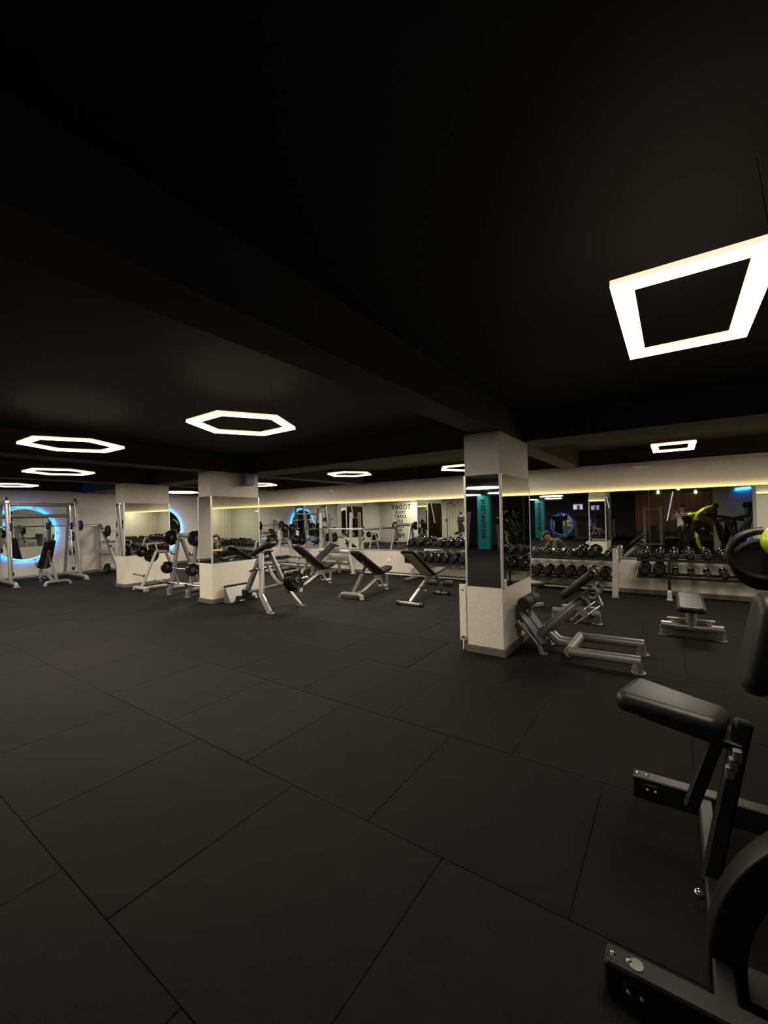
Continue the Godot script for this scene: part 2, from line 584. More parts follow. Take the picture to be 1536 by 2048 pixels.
	# beams
	for b in [[-1.55, -1.86, "above the centre pillar"], [-7.03, -7.42, "above the left pillar with the loudspeaker"], [-10.66, -11.08, "above the leftmost pillar"]]:
		struct("ceiling_beam", S().box(Vector3((b[0] + b[1]) / 2, (BEAM_Y + CEIL_Y) / 2, cz), Vector3(absf(b[0] - b[1]), CEIL_Y - BEAM_Y, lz), 0.006), M.beam_paint, "dark ceiling beam running to the far wall " + b[2], "beam")
	struct("ceiling_beam", S().box(Vector3(cx, (BEAM_Y + CEIL_Y) / 2 - 0.003, -5.66), Vector3(lx, CEIL_Y - BEAM_Y + 0.006, 0.62), 0.006), M.beam_paint, "long dark ceiling beam crossing behind the pillars parallel to the far wall", "beam")
	# mirrors on the far wall, with a warm strip lamp along their top edge
	var names := ["behind the left wall corner", "behind the bench press", "behind the incline press rack", "left of the slogan reflection", "with the slogan reflection", "behind the left dumbbell rack", "behind the middle dumbbell rack", "behind the right dumbbell rack", "at the right frame edge"]
	var i := 0
	for k in range(-7, 2):
		var x0 := -0.375 + 1.93 * k
		var m := obj("wall_mirror", S().box(Vector3(x0 + 0.965, (0.674 + 1.95) / 2, WALL_Z + 0.012), Vector3(1.926, 1.95 - 0.674, 0.02), 0.001), M.mirror)
		tag(m, "tall frameless mirror panel on the far wall " + names[i], "mirror", "mirror panels of the far wall")
		i += 1
	obj("mirror_rail", S().box(Vector3(-5.14, 0.668, WALL_Z + 0.015), Vector3(17.4, 0.012, 0.03), 0.002), M.aluminium, wf)
	var x := -13.9
	i = 0
	var places := ["in the far left corner", "over the bench press", "over the incline press rack", "between the left and centre pillars", "right of the centre pillar", "over the right dumbbell rack"]
	while x < 3.4:
		var x1 := minf(x + 2.9, 3.6)
		var t := thing("strip_lamp", "warm yellow light strip above the mirrors " + places[i], "light strip", Vector3((x + x1) / 2, 1.975, WALL_Z), 0.0, "light strips above the far mirrors")
		var l := (x1 - x) / 2
		obj("channel", S().box(Vector3(0, -0.02, 0.022), Vector3(l * 2, 0.012, 0.044), 0.002), M.aluminium, t)
		obj("diffuser", S().box(Vector3(0, 0.002, 0.022), Vector3(l * 2, 0.03, 0.036), 0.006), M.strip_glow, t)
		bar_light(t, "strip_light", Vector3(-l, 0.02, 0.022), Vector3(l, 0.02, 0.022), 0.03, Vector3(0, 1, 0.25), STRIP_ENERGY, Color(1.0, 0.84, 0.46))
		x = x1 + 0.002
		i += 1
	make_pillar("centre pillar", -1.542, -4.489, ["front", "right", "back", "left"])
	make_pillar("left pillar with the loudspeaker", -7.038, -4.6, ["front", "right", "back", "left"])
	make_pillar("leftmost pillar", -10.636, -4.68, ["front", "right", "back", "left"])
	var ws := struct("wall_short", S().box(Vector3(2.8, CEIL_Y / 2, -5.28), Vector3(2.4, CEIL_Y, 0.58), 0.004), M.plaster, "short cream wall right of the frame with a light strip", "wall")
	ws.set_meta("category", "wall")
	var sl := thing("strip_lamp", "warm light strip on the short cream wall right of the frame", "light strip", Vector3(1.95, 1.93, -5.57), 0.0, "light strips above the far mirrors")
	obj("channel", S().box(Vector3(0, -0.02, -0.022), Vector3(0.7, 0.012, 0.044), 0.002), M.aluminium, sl)
	obj("diffuser", S().box(Vector3(0, 0.002, -0.022), Vector3(0.7, 0.03, 0.036), 0.006), M.strip_glow, sl)
	bar_light(sl, "strip_light", Vector3(-0.35, 0.02, -0.022), Vector3(0.35, 0.02, -0.022), 0.03, Vector3(0, 1, -0.25), STRIP_ENERGY * 0.25, Color(1.0, 0.84, 0.46))
	round_mirror(Vector3(LEFT_X, 1.265, -3.97), Vector3.RIGHT, "round mirror with a glowing blue ring behind the guided-bar machine")
	round_mirror(Vector3(LEFT_X, 1.265, -7.77), Vector3.RIGHT, "round mirror with a glowing blue ring between the two left pillars")
	round_mirror(Vector3(-6.3, 0.8, BACK_Z), Vector3.FORWARD, "round mirror with a faint blue ring on the far rear wall")
	# small wall fittings
	var so := thing("wall_socket", "white power socket low on the far wall behind the benches", "socket", Vector3(-6.27, 0.394, WALL_Z))
	obj("plate", S().prism(round_rect(0.085, 0.085, 0.012), 0.012, frame(Vector3(0, 0, 0.006), Vector3.BACK), 0.004, 2), M.socket_white, so)
	obj("insert", S().lathe([Vector2(0.0, 0.004), Vector2(0.021, 0.004), Vector2(0.024, 0.004), Vector2(0.024, 0.0)], axis_frame(Vector3(0, 0, 0.012), Vector3.BACK), 20), M.socket_white, so)
	for s in [-1.0, 1.0]:
		obj("pin_hole", S().lathe([Vector2(0.003, 0.0), Vector2(0.003, 0.001), Vector2(0, 0.001)], axis_frame(Vector3(s * 0.01, 0, 0.016), Vector3.BACK), 8), M.print_black, so)
	var vent := thing("wall_vent", "small white vent high on the far wall right of centre pillar", "vent", Vector3(-0.5, 2.44, WALL_Z))
	obj("body", S().box(Vector3(0, 0, 0.025), Vector3(0.26, 0.07, 0.05), 0.006), M.plaster, vent)
	obj("lip", S().box(Vector3(0, -0.035, 0.03), Vector3(0.27, 0.008, 0.06), 0.002), M.socket_white, vent)
	var jb := thing("junction_box", "tiny white junction box high on the far wall, left part", "junction box", Vector3(-8.25, 2.353, WALL_Z))
	obj("body", S().box(Vector3(0, 0, 0.02), Vector3(0.1, 0.08, 0.04), 0.006), M.socket_white, jb)
	obj("conduit", S().tube([Vector3(0, 0.04, 0.015), Vector3(0, 0.13, 0.015)], 0.008, 8), M.socket_white, jb)
	var pipe := thing("heating_pipe", "pale heating pipe lying along the foot of the far wall", "pipe", Vector3(-4.1, 0, WALL_Z))
	obj("pipe_run", S().tube([Vector3(-3.1, 0.035, 0.06), Vector3(3.2, 0.035, 0.06)], 0.016, 10), M.radiator_white, pipe)
	for k in 6:
		obj("clip", S().box(Vector3(-2.9 + 1.15 * k, 0.022, 0.05), Vector3(0.02, 0.044, 0.06), 0.004), M.aluminium, pipe)


func round_mirror(at: Vector3, facing: Vector3, label: String) -> void:
	var t := thing("round_mirror", label, "mirror", at, 0.0, "round blue-lit mirrors")
	t.basis = frame(Vector3.ZERO, facing).basis
	var face := axis_frame(Vector3.ZERO, Vector3.BACK)
	obj("glass", S().lathe([Vector2(0.7, 0.0), Vector2(0.7, 0.03), Vector2(0.692, 0.036), Vector2(0, 0.036)], face, 72), M.mirror, t)
	var pts := []
	for k in 73:
		var a := TAU * k / 72
		pts.append(Vector3(cos(a) * 0.725, sin(a) * 0.725, 0.022))
	obj("ring_light_tube", S().tube(pts, 0.02, 8, -1.0, false), M.ring_glow if facing == Vector3.RIGHT else M.far_ring_glow, t)
	for k in 10:
		var a := TAU * (k + 0.5) / 10
		var d := Vector3(cos(a), sin(a), 0)
		var e := Vector3(-sin(a), cos(a), 0) * 0.22
		bar_light(t, "ring_light", d * 0.745 + Vector3(0, 0, 0.024) - e, d * 0.745 + Vector3(0, 0, 0.024) + e, 0.02, d + Vector3(0, 0, -0.25), RING_ENERGY * (1.0 if facing == Vector3.RIGHT else 0.1), Color(0.0, 0.5, 1.0))


func make_pillar(which: String, x: float, z: float, faces: Array) -> void:
	var wx := 0.42
	var wz := 1.08
	var lo := 0.748
	var hi := 1.995
	var t := struct_node("pillar", "square cream plaster column with mirrors at eye height, " + which, "pillar", Vector3(x - wx / 2, 0, z - wz / 2))
	obj("lower_shaft", S().box(Vector3(0, lo / 2, 0), Vector3(wx, lo, wz), 0.006), M.rough_plaster, t)
	obj("upper_shaft", S().box(Vector3(0, (BEAM_Y + lo) / 2, 0), Vector3(wx - 0.004, BEAM_Y - lo, wz - 0.004), 0.004), M.plaster, t)
	obj("baseboard", S().box(Vector3(0, 0.043, 0), Vector3(wx + 0.04, 0.086, wz + 0.04), 0.006), M.baseboard, t)
	var h := hi - lo
	var y := (hi + lo) / 2
	var e := 0.006
	if "front" in faces:
		obj("mirror_panel", S().box(Vector3(0, y, wz / 2 + e / 2), Vector3(wx - 0.02, h, e), 0.001), M.mirror, t)
	if "back" in faces:
		obj("mirror_panel", S().box(Vector3(0, y, -wz / 2 - e / 2), Vector3(wx - 0.02, h, e), 0.001), M.mirror, t)
	if "right" in faces:
		obj("mirror_panel", S().box(Vector3(wx / 2 + e / 2, y, 0), Vector3(e, h, wz - 0.02), 0.001), M.mirror, t)
	if "left" in faces:
		obj("mirror_panel", S().box(Vector3(-wx / 2 - e / 2, y, 0), Vector3(e, h, wz - 0.02), 0.001), M.mirror, t)
	for sx in [-1.0, 1.0]:
		for sz in [-1.0, 1.0]:
			var c := Vector3(sx * (wx / 2 + e / 2), y, sz * (wz / 2 + e / 2))
			var s := S()
			s.box(c + Vector3(-sx * 0.009, 0, 0.0015 * sz), Vector3(0.024, h + 0.006, 0.009), 0.002)
			s.box(c + Vector3(0.0015 * sx, 0, -sz * 0.009), Vector3(0.009, h + 0.006, 0.024), 0.002)
			obj("corner_trim", s, M.aluminium, t)
	if which == "left pillar with the loudspeaker":
		var sp := thing("loudspeaker", "dark grey wall loudspeaker high on the left pillar", "loudspeaker", Vector3(x + 0.004, 2.215, -5.33))
		obj("cabinet", S().box(Vector3(0.1, 0.13, 0), Vector3(0.17, 0.25, 0.19), 0.012), M.grey_steel, sp)
		obj("side_panel", S().box(Vector3(0.1, 0.13, -0.1), Vector3(0.165, 0.245, 0.012), 0.003), M.plaster, sp)
		obj("grille", S().box(Vector3(0.188, 0.13, 0), Vector3(0.008, 0.22, 0.165), 0.003), M.plastic_black, sp)
		obj("bracket", S().box(Vector3(0.008, 0.13, 0), Vector3(0.016, 0.08, 0.08), 0.003), M.black_steel, sp)
	if which == "centre pillar":
		var r := thing("radiator", "cream panel radiator standing against the centre pillar's left side", "radiator", Vector3(x - wx - 0.01, 0, z - 0.5))
		obj("panel", S().box(Vector3(-0.07, 0.42, 0.0), Vector3(0.075, 0.62, 0.86), 0.012), M.radiator_white, r)
		for k in 12:
			obj("rib", S().tube([Vector3(-0.109, 0.14, -0.385 + 0.07 * k), Vector3(-0.109, 0.7, -0.385 + 0.07 * k)], 0.012, 8), M.radiator_white, r)
		obj("side_cover", S().box(Vector3(-0.07, 0.425, 0.436), Vector3(0.085, 0.65, 0.012), 0.005), M.radiator_white, r)
		obj("plug", S().lathe([Vector2(0, 0.012), Vector2(0.01, 0.012), Vector2(0.014, 0.006), Vector2(0.014, 0.0)], axis_frame(Vector3(-0.07, 0.69, 0.442), Vector3.BACK), 14, true), M.chrome, r)
		obj("valve", S().lathe([Vector2(0, 0.05), Vector2(0.016, 0.05), Vector2(0.019, 0.03), Vector2(0.012, 0.02), Vector2(0.012, 0.0)], axis_frame(Vector3(-0.06, 0.145, 0.438), Vector3.BACK), 12), M.brass, r)
		obj("pipe", S().tube(arc([Vector3(-0.06, 0.145, 0.46), Vector3(-0.06, 0.0, 0.46)], 0.01), 0.009, 8), M.radiator_white, r)
		obj("bracket", S().box(Vector3(-0.02, 0.42, 0.0), Vector3(0.04, 0.05, 0.5), 0.003), M.radiator_white, r)


# ------------------------------------------------------------------ weights
func plate_shape(r: float, w: float, at := Transform3D.IDENTITY) -> Shape:  # a rubber weight plate around local y
	return S().lathe([Vector2(0.026, -w / 2), Vector2(r * 0.42, -w / 2), Vector2(r * 0.47, -w * 0.28), Vector2(r * 0.8, -w * 0.28), Vector2(r * 0.86, -w / 2), Vector2(r * 0.96, -w / 2), Vector2(r, -w * 0.3), Vector2(r, w * 0.3), Vector2(r * 0.96, w / 2), Vector2(r * 0.86, w / 2), Vector2(r * 0.8, w * 0.28), Vector2(r * 0.47, w * 0.28), Vector2(r * 0.42, w / 2), Vector2(0.026, w / 2), Vector2(0.026, -w / 2)], at, 36)


func plate(called: String, at: Vector3, axis: Vector3, r: float, w: float, parent: Node, m: Material) -> MeshInstance3D:
	var p := obj(called, plate_shape(r, w, axis_frame(at, axis)), m, parent)
	obj("hub_ring", S().lathe([Vector2(0.027, -w * 0.53), Vector2(0.042, -w * 0.53), Vector2(0.042, w * 0.53), Vector2(0.027, w * 0.53)], axis_frame(at, axis), 20), M.grey_steel, p)
	return p


func loose_plate(at: Vector3, axis: Vector3, r: float, w: float, label: String, group := "") -> void:
	var t := thing("weight_plate", label, "weight plate", at, 0.0, group)
	obj("disc", plate_shape(r, w, axis_frame(Vector3.ZERO, axis)), M.gloss_rubber, t)
	obj("hub_ring", S().lathe([Vector2(0.027, -w * 0.53), Vector2(0.042, -w * 0.53), Vector2(0.042, w * 0.53), Vector2(0.027, w * 0.53)], axis_frame(Vector3.ZERO, axis), 20), M.grey_steel, t)


func barbell(called: String, label: String, a: Vector3, b: Vector3, plates: Array, sleeve := 0.4, r := 0.0125) -> Node3D:
	var c := (a + b) / 2
	var t := thing(called, label, "barbell", c)
	var d := (b - a).normalized()
	var h := a.distance_to(b) / 2
	obj("bar", S().tube([d * -(h - 0.01), d * (h - 0.01)], r, 12), M.chrome, t)
	for s in [-1.0, 1.0]:
		if sleeve > 0.0:
			obj("sleeve", S().lathe([Vector2(0, -h), Vector2(0.024, -h), Vector2(0.024, -h + sleeve - 0.03), Vector2(0.038, -h + sleeve - 0.028), Vector2(0.038, -h + sleeve), Vector2(0.0, -h + sleeve)], axis_frame(Vector3.ZERO, d * s), 18), M.chrome, t)
	for p in plates:  # [signed distance from the middle, radius, width]
		plate("plate", d * p[0], d, p[1], p[2], t, M.gloss_rubber)
	return t


func dumbbell_parts(t: Node3D, kind: String) -> void:
	# lies along z, front end at +z
	var r := 0.093
	var l := 0.13
	var half := 0.178
	if kind == "small":
		r = 0.055
		l = 0.085
		half = 0.14
	elif kind == "medium":
		r = 0.068
		l = 0.11
		half = 0.165
	elif kind == "huge":
		r = 0.102
		l = 0.14
		half = 0.19
	obj("handle", S().lathe([Vector2(0.013, -half + l), Vector2(0.0165, -0.02), Vector2(0.0165, 0.02), Vector2(0.013, half - l)], axis_frame(Vector3.ZERO, Vector3.BACK), 14, true), M.chrome, t)
	var chromed := kind == "medium" or kind == "small"
	for s in [-1.0, 1.0]:
		var ax := axis_frame(Vector3.ZERO, Vector3(0, 0, s))
		var head := obj("head", S().lathe([Vector2(0, half - l), Vector2(r * 0.72, half - l), Vector2(r * 0.94, half - l + 0.012), Vector2(r, half - l + 0.03), Vector2(r, half - 0.045), Vector2(r * 0.93, half - 0.02), Vector2(r * 0.8, half - 0.004), Vector2(r * 0.72, half), Vector2(r * 0.66, half), Vector2(r * 0.63, half - 0.008), Vector2(0, half - 0.008)], ax, 28), M.gloss_rubber, t)
		obj("end_cap", S().lathe([Vector2(r * 0.6, half - 0.0085), Vector2(r * 0.57, half - 0.004), Vector2(0, half - 0.003)], ax, 24), M.chrome if chromed else M.rubber, head)
		if not chromed:
			obj("ring_mark", S().lathe([Vector2(r * 0.44, half - 0.003), Vector2(r * 0.44, half - 0.0015), Vector2(r * 0.38, half - 0.0015), Vector2(r * 0.38, half - 0.003)], ax, 24), M.grey_mark, head)


func rail_pair(t: Node3D, x0: float, x1: float, y: float) -> void:  # two angle irons, the front one a little lower
	obj("shelf_rail", S().beam(Vector3(x0, y - 0.03, 0.105), Vector3(x1, y - 0.03, 0.105), 0.05, 0.045, 0.004), M.black_steel, t)
	obj("shelf_rail", S().beam(Vector3(x0, y + 0.0, -0.11), Vector3(x1, y + 0.0, -0.11), 0.05, 0.045, 0.004), M.black_steel, t)
	obj("shelf_lip", S().beam(Vector3(x0, y - 0.036, 0.128), Vector3(x1, y - 0.036, 0.128), 0.008, 0.05, 0.002), M.black_steel, t)
	for x in [x0 + 0.01, x1 - 0.01]:
		obj("shelf_end", S().beam(Vector3(x, y - 0.03, 0.12), Vector3(x, y, -0.13), 0.02, 0.05, 0.003), M.black_steel, t)


func fill_rack(base: Vector3, y: float, items: Array, where: String, group: String, protos: Dictionary) -> void:
	var radii := {"small": 0.055, "medium": 0.068, "large": 0.093, "huge": 0.102}
	var looks := {"small": "small chrome-ended dumbbell", "medium": "glossy chrome-ended dumbbell", "large": "large black rubber dumbbell", "huge": "widest black rubber dumbbell"}
	var i := 0
	for it in items:
		var o: Node3D = protos[it[1]].duplicate()
		put(self, o, "dumbbell")
		o.position = Vector3(it[0], y + radii[it[1]] * 1.02 + 0.009, base.z)
		o.rotation = Vector3(0.14, 0.02 * sin(i * 3.7), 0.5 * i)
		tag(o, "%s, %s from left on %s" % [looks[it[1]], ORD[i], where], "dumbbell", group)
		i += 1


func make_dumbbells() -> void:
	var protos := {}
	for k in ["small", "medium", "large", "huge"]:
		var n := Node3D.new()
		dumbbell_parts(n, k)
		protos[k] = n
	var zc := -9.0
	# left rack: between the benches and the centre pillar
	var a := thing("dumbbell_rack", "two-tier dumbbell rack left of and behind the centre pillar", "dumbbell rack", Vector3(-4.4, 0, zc))
	for y in [0.825, 0.455]:
		rail_pair(a, -1.1, 1.25, y)
	for x in [-0.9, 1.05]:
		obj("upright", S().tube(arc([Vector3(x, 0.03, 0.12), Vector3(x, 0.34, 0.1), Vector3(x, 0.42, -0.2), Vector3(x, 0.84, -0.2)], 0.1), 0.045, 14, 0.03), M.silver, a)
		var ft := obj("foot", S().beam(Vector3(x, 0.035, 0.46), Vector3(x, 0.035, -0.1), 0.07, 0.06, 0.01), M.silver, a)
		obj("end_cap", S().box(Vector3(x, 0.035, 0.475), Vector3(0.078, 0.07, 0.04), 0.012), M.plastic_black, ft)
	obj("side_plate", S().box(Vector3(-1.11, 0.52, 0.0), Vector3(0.012, 0.22, 0.26), 0.004), M.black_steel, a)
	fill_rack(Vector3(0, 0, zc), 0.825, [[-5.3, "large"], [-5.1, "large"], [-4.9, "small"], [-4.7, "small"], [-4.51, "large"], [-4.31, "large"], [-4.07, "large"], [-3.85, "large"], [-3.62, "large"], [-3.4, "large"]], "upper tier left of centre pillar", "dumbbells on the left rack", protos)
	fill_rack(Vector3(0, 0, zc), 0.455, [[-5.39, "large"], [-5.19, "large"], [-4.99, "large"], [-4.8, "large"], [-4.61, "large"], [-4.41, "large"], [-4.2, "large"], [-3.98, "large"], [-3.76, "large"], [-3.54, "large"]], "lower tier left of centre pillar", "dumbbells on the left rack", protos)
	# middle rack: right of the centre pillar
	var b := thing("dumbbell_rack", "two-tier dumbbell rack right of centre pillar with grey end post", "dumbbell rack", Vector3(-1.9, 0, zc))
	for y in [0.70, 0.31]:
		rail_pair(b, -1.05, 0.98, y)
	for x in [-1.05, 1.0]:
		var p := obj("end_post", S().beam(Vector3(x, 0.02, 0.36), Vector3(x, 0.82, 0.14), 0.1, 0.05, 0.008, Vector3.BACK), M.mid_steel, b)
		for k in 4:
			for s in [-1.0, 1.0]:
				obj("bolt", S().lathe([Vector2(0, 0.012), Vector2(0.006, 0.011), Vector2(0.008, 0.0)], axis_frame(Vector3(x + s * 0.03, 0.2 + 0.17 * k, 0.336 - 0.0468 * k), Vector3(0, 0.25, 1)), 8, true), M.chrome, p)
		obj("top_bend", S().tube(arc([Vector3(x, 0.8, 0.15), Vector3(x, 0.88, 0.1), Vector3(x, 0.8, -0.06), Vector3(x, 0.6, -0.12)], 0.1), 0.048, 12, 0.025), M.mid_steel, b)
		obj("foot", S().box(Vector3(x, 0.012, 0.36), Vector3(0.12, 0.024, 0.09), 0.005), M.silver, b)
		obj("shelf_bracket", S().beam(Vector3(x, 0.3, 0.27), Vector3(x, 0.28, -0.12), 0.04, 0.05, 0.004), M.grey_steel, b)
	fill_rack(Vector3(0, 0, zc), 0.70, [[-2.76, "small"], [-2.55, "small"], [-2.34, "small"], [-2.13, "small"], [-1.93, "small"], [-1.72, "small"], [-1.506, "large"], [-1.313, "large"], [-1.05, "small"]], "upper tier right of centre pillar", "dumbbells on the middle rack", protos)
	fill_rack(Vector3(0, 0, zc), 0.31, [[-2.76, "large"], [-2.55, "large"], [-2.34, "large"], [-2.125, "large"], [-1.92, "large"], [-1.72, "large"], [-1.51, "large"], [-1.3, "large"], [-1.09, "large"]], "lower tier right of centre pillar", "dumbbells on the middle rack", protos)
	# right rack
	var c := thing("dumbbell_rack", "black two-tier dumbbell rack at the right end of the mirror wall", "dumbbell rack", Vector3(0.35, 0, zc))
	for y in [0.72, 0.42]:
		rail_pair(c, -0.92, 1.15, y)
	for x in [-0.437, 0.95]:
		obj("post", S().tube([Vector3(x, 0.13, 0.15), Vector3(x, 0.7, 0.15)], 0.022, 12), M.black_steel, c)
		obj("sleeve_foot", S().lathe([Vector2(0.05, 0.0), Vector2(0.05, 0.012), Vector2(0.036, 0.02), Vector2(0.034, 0.14), Vector2(0.024, 0.17), Vector2(0, 0.17)], Transform3D(Basis.IDENTITY, Vector3(x, 0, 0.15)), 16), M.white_steel, c)
		obj("brace", S().beam(Vector3(x, 0.66, 0.15), Vector3(x, 0.7, -0.12), 0.03, 0.03), M.black_steel, c)
		obj("brace", S().beam(Vector3(x, 0.36, 0.15), Vector3(x, 0.38, -0.12), 0.03, 0.03), M.black_steel, c)
		obj("rear_post", S().tube([Vector3(x, 0.0, -0.16), Vector3(x, 0.72, -0.16)], 0.022, 10), M.black_steel, c)
	fill_rack(Vector3(0, 0, zc), 0.72, [[-0.44, "medium"], [-0.22, "medium"], [-0.005, "medium"], [0.219, "medium"], [0.452, "medium"], [0.677, "medium"], [0.89, "medium"], [1.12, "medium"]], "upper tier of the right black rack", "dumbbells on the right rack", protos)
	fill_rack(Vector3(0, 0, zc), 0.42, [[-0.45, "huge"], [-0.226, "huge"], [0.006, "small"], [0.228, "small"], [0.449, "small"], [0.671, "medium"], [0.9, "medium"], [1.136, "medium"]], "lower tier of the right black rack", "dumbbells on the right rack", protos)
	for k in protos:
		protos[k].free()


# ------------------------------------------------------------------ benches
func cushion(called: String, a: Vector3, b: Vector3, up: Vector3, w: float, thick: float, parent: Node, w2 := -1.0, corner := 0.05, m: Material = null) -> MeshInstance3D:
	# a padded board from a to b (its underside midline), facing up
	var d := (b - a).normalized()
	var n := (up - d * up.dot(d)).normalized()
	var x := d.cross(n).normalized()
	var xf := Transform3D(Basis(x, d, n), (a + b) / 2 + n * thick / 2)
	var line := round_rect(w, a.distance_to(b), corner, 5, w2)
	return obj(called, S().prism(line, thick, xf, thick * 0.42, 4), M.vinyl if m == null else m, parent)


func adjustable_bench(label: String, at: Vector3, turn: float, back: Vector2, steep := 0.0) -> Node3D:
	# the user faces -z; the backrest leans towards +z; feet at z 0.6 and -0.58
	var t := thing("adjustable_bench", label, "bench", at, turn, "adjustable benches")
	var piv := Vector3(0, 0.33, -0.3)
	var top := Vector3(0, back.y, back.x)
	var along := (top - piv).normalized()
	var out := Vector3(0, -along.z, along.y) * -1.0
	if out.y < 0:
		out = -out
	# backrest pad, its board and the slotted track behind
	var bk := cushion("backrest", piv + along * 0.02 + out * 0.02, top, out, 0.29, 0.08, t, 0.24, 0.06)
	obj("back_board", S().beam(piv + along * 0.05 + out * 0.008, top - along * 0.04 + out * 0.008, 0.2, 0.02, 0.004, out), M.plastic_black, bk)
	obj("track", S().beam(piv + along * 0.02 - out * 0.02, piv + along * 0.62 - out * 0.02, 0.05, 0.045, 0.006, out), M.grey_steel, t)
	for k in 7:
		obj("slot", S().box(piv + along * (0.22 + 0.055 * k) - out * 0.02, Vector3(0.054, 0.014, 0.014), 0.001), M.print_black, t)
	var st := cushion("seat", Vector3(0, 0.37, -0.3), Vector3(0, 0.43, -0.72), Vector3.UP, 0.3, 0.075, t, 0.2, 0.06)
	obj("seat_board", S().beam(Vector3(0, 0.362, -0.33), Vector3(0, 0.415, -0.66), 0.16, 0.02, 0.004), M.plastic_black, st)
	# rear foot: an arched tube
	obj("rear_foot", S().tube(arc([Vector3(-0.265, 0.0, 0.62), Vector3(-0.24, 0.085, 0.6), Vector3(0.24, 0.085, 0.6), Vector3(0.265, 0.0, 0.62)], 0.09, 6), 0.046, 14, 0.034), M.silver, t)
	for s in [-1.0, 1.0]:
		obj("foot_pad", S().box(Vector3(s * 0.265, 0.008, 0.62), Vector3(0.075, 0.016, 0.07), 0.004), M.silver, t)
	# main frame, back strut with its black sleeve, front leg
	obj("main_frame", S().tube(arc([Vector3(0, 0.075, 0.58), Vector3(0, 0.065, 0.28), Vector3(0, 0.3, -0.26), Vector3(0, 0.33, -0.5)], 0.12, 5), 0.042, 12, 0.032), M.silver, t)
	var mid := piv + along * 0.5 - out * 0.035
	var low := Vector3(0, 0.1, 0.55)
	obj("strut", S().beam(low, low.lerp(mid, 0.72), 0.065, 0.045, 0.008), M.silver, t)
	obj("strut_slide", S().beam(low.lerp(mid, 0.55), mid, 0.05, 0.034, 0.004), M.plastic_black, t)
	obj("adjust_knob", S().lathe([Vector2(0, 0.05), Vector2(0.014, 0.048), Vector2(0.017, 0.03), Vector2(0.008, 0.024), Vector2(0.008, 0.0)], axis_frame(low.lerp(mid, 0.68) + Vector3(0, 0.02, 0), Vector3(0, 0.5, 1)), 12), M.plastic_black, t)
	obj("pivot_plate", S().prism(round_rect(0.13, 0.11, 0.03), 0.09, Transform3D(Basis(Vector3.BACK, Vector3.UP, Vector3.LEFT), Vector3(0, 0.3, -0.28)), 0.006), M.white_steel, t)
	obj("pivot_bolt", S().tube([Vector3(-0.056, 0.3, -0.28), Vector3(0.056, 0.3, -0.28)], 0.014, 10), M.black_steel, t)
	obj("front_leg", S().tube(arc([Vector3(0, 0.32, -0.62), Vector3(0, 0.03, -0.59)], 0.02), 0.03, 12), M.silver, t)
	obj("leg_cap", S().lathe([Vector2(0.036, 0.0), Vector2(0.036, 0.016), Vector2(0.024, 0.03), Vector2(0, 0.03)], Transform3D(Basis.IDENTITY, Vector3(0, 0, -0.59)), 14), M.white_steel, t)
	for s in [-1.0, 1.0]:
		obj("side_rail", S().tube(arc([Vector3(s * 0.05, 0.26, -0.3), Vector3(s * 0.08, 0.09, -0.36), Vector3(s * 0.03, 0.1, -0.58)], 0.06), 0.02, 8), M.white_steel, t)
	return t


func roller(called: String, a: Vector3, b: Vector3, r: float, parent: Node) -> MeshInstance3D:
	var l := a.distance_to(b)
	var o := obj(called, S().lathe([Vector2(0, 0), Vector2(r - 0.014, 0), Vector2(r - 0.004, 0.005), Vector2(r, 0.016), Vector2(r, l - 0.016), Vector2(r - 0.004, l - 0.005), Vector2(r - 0.014, l), Vector2(0, l)], axis_frame(a, b - a), 24), M.foam, parent)
	for e in [[a, a - b], [b, b - a]]:
		obj("end_disc", S().lathe([Vector2(r * 0.36, 0.0), Vector2(r * 0.34, 0.004), Vector2(0, 0.006)], axis_frame(e[0], e[1]), 14), M.plastic_black, o)
	return o


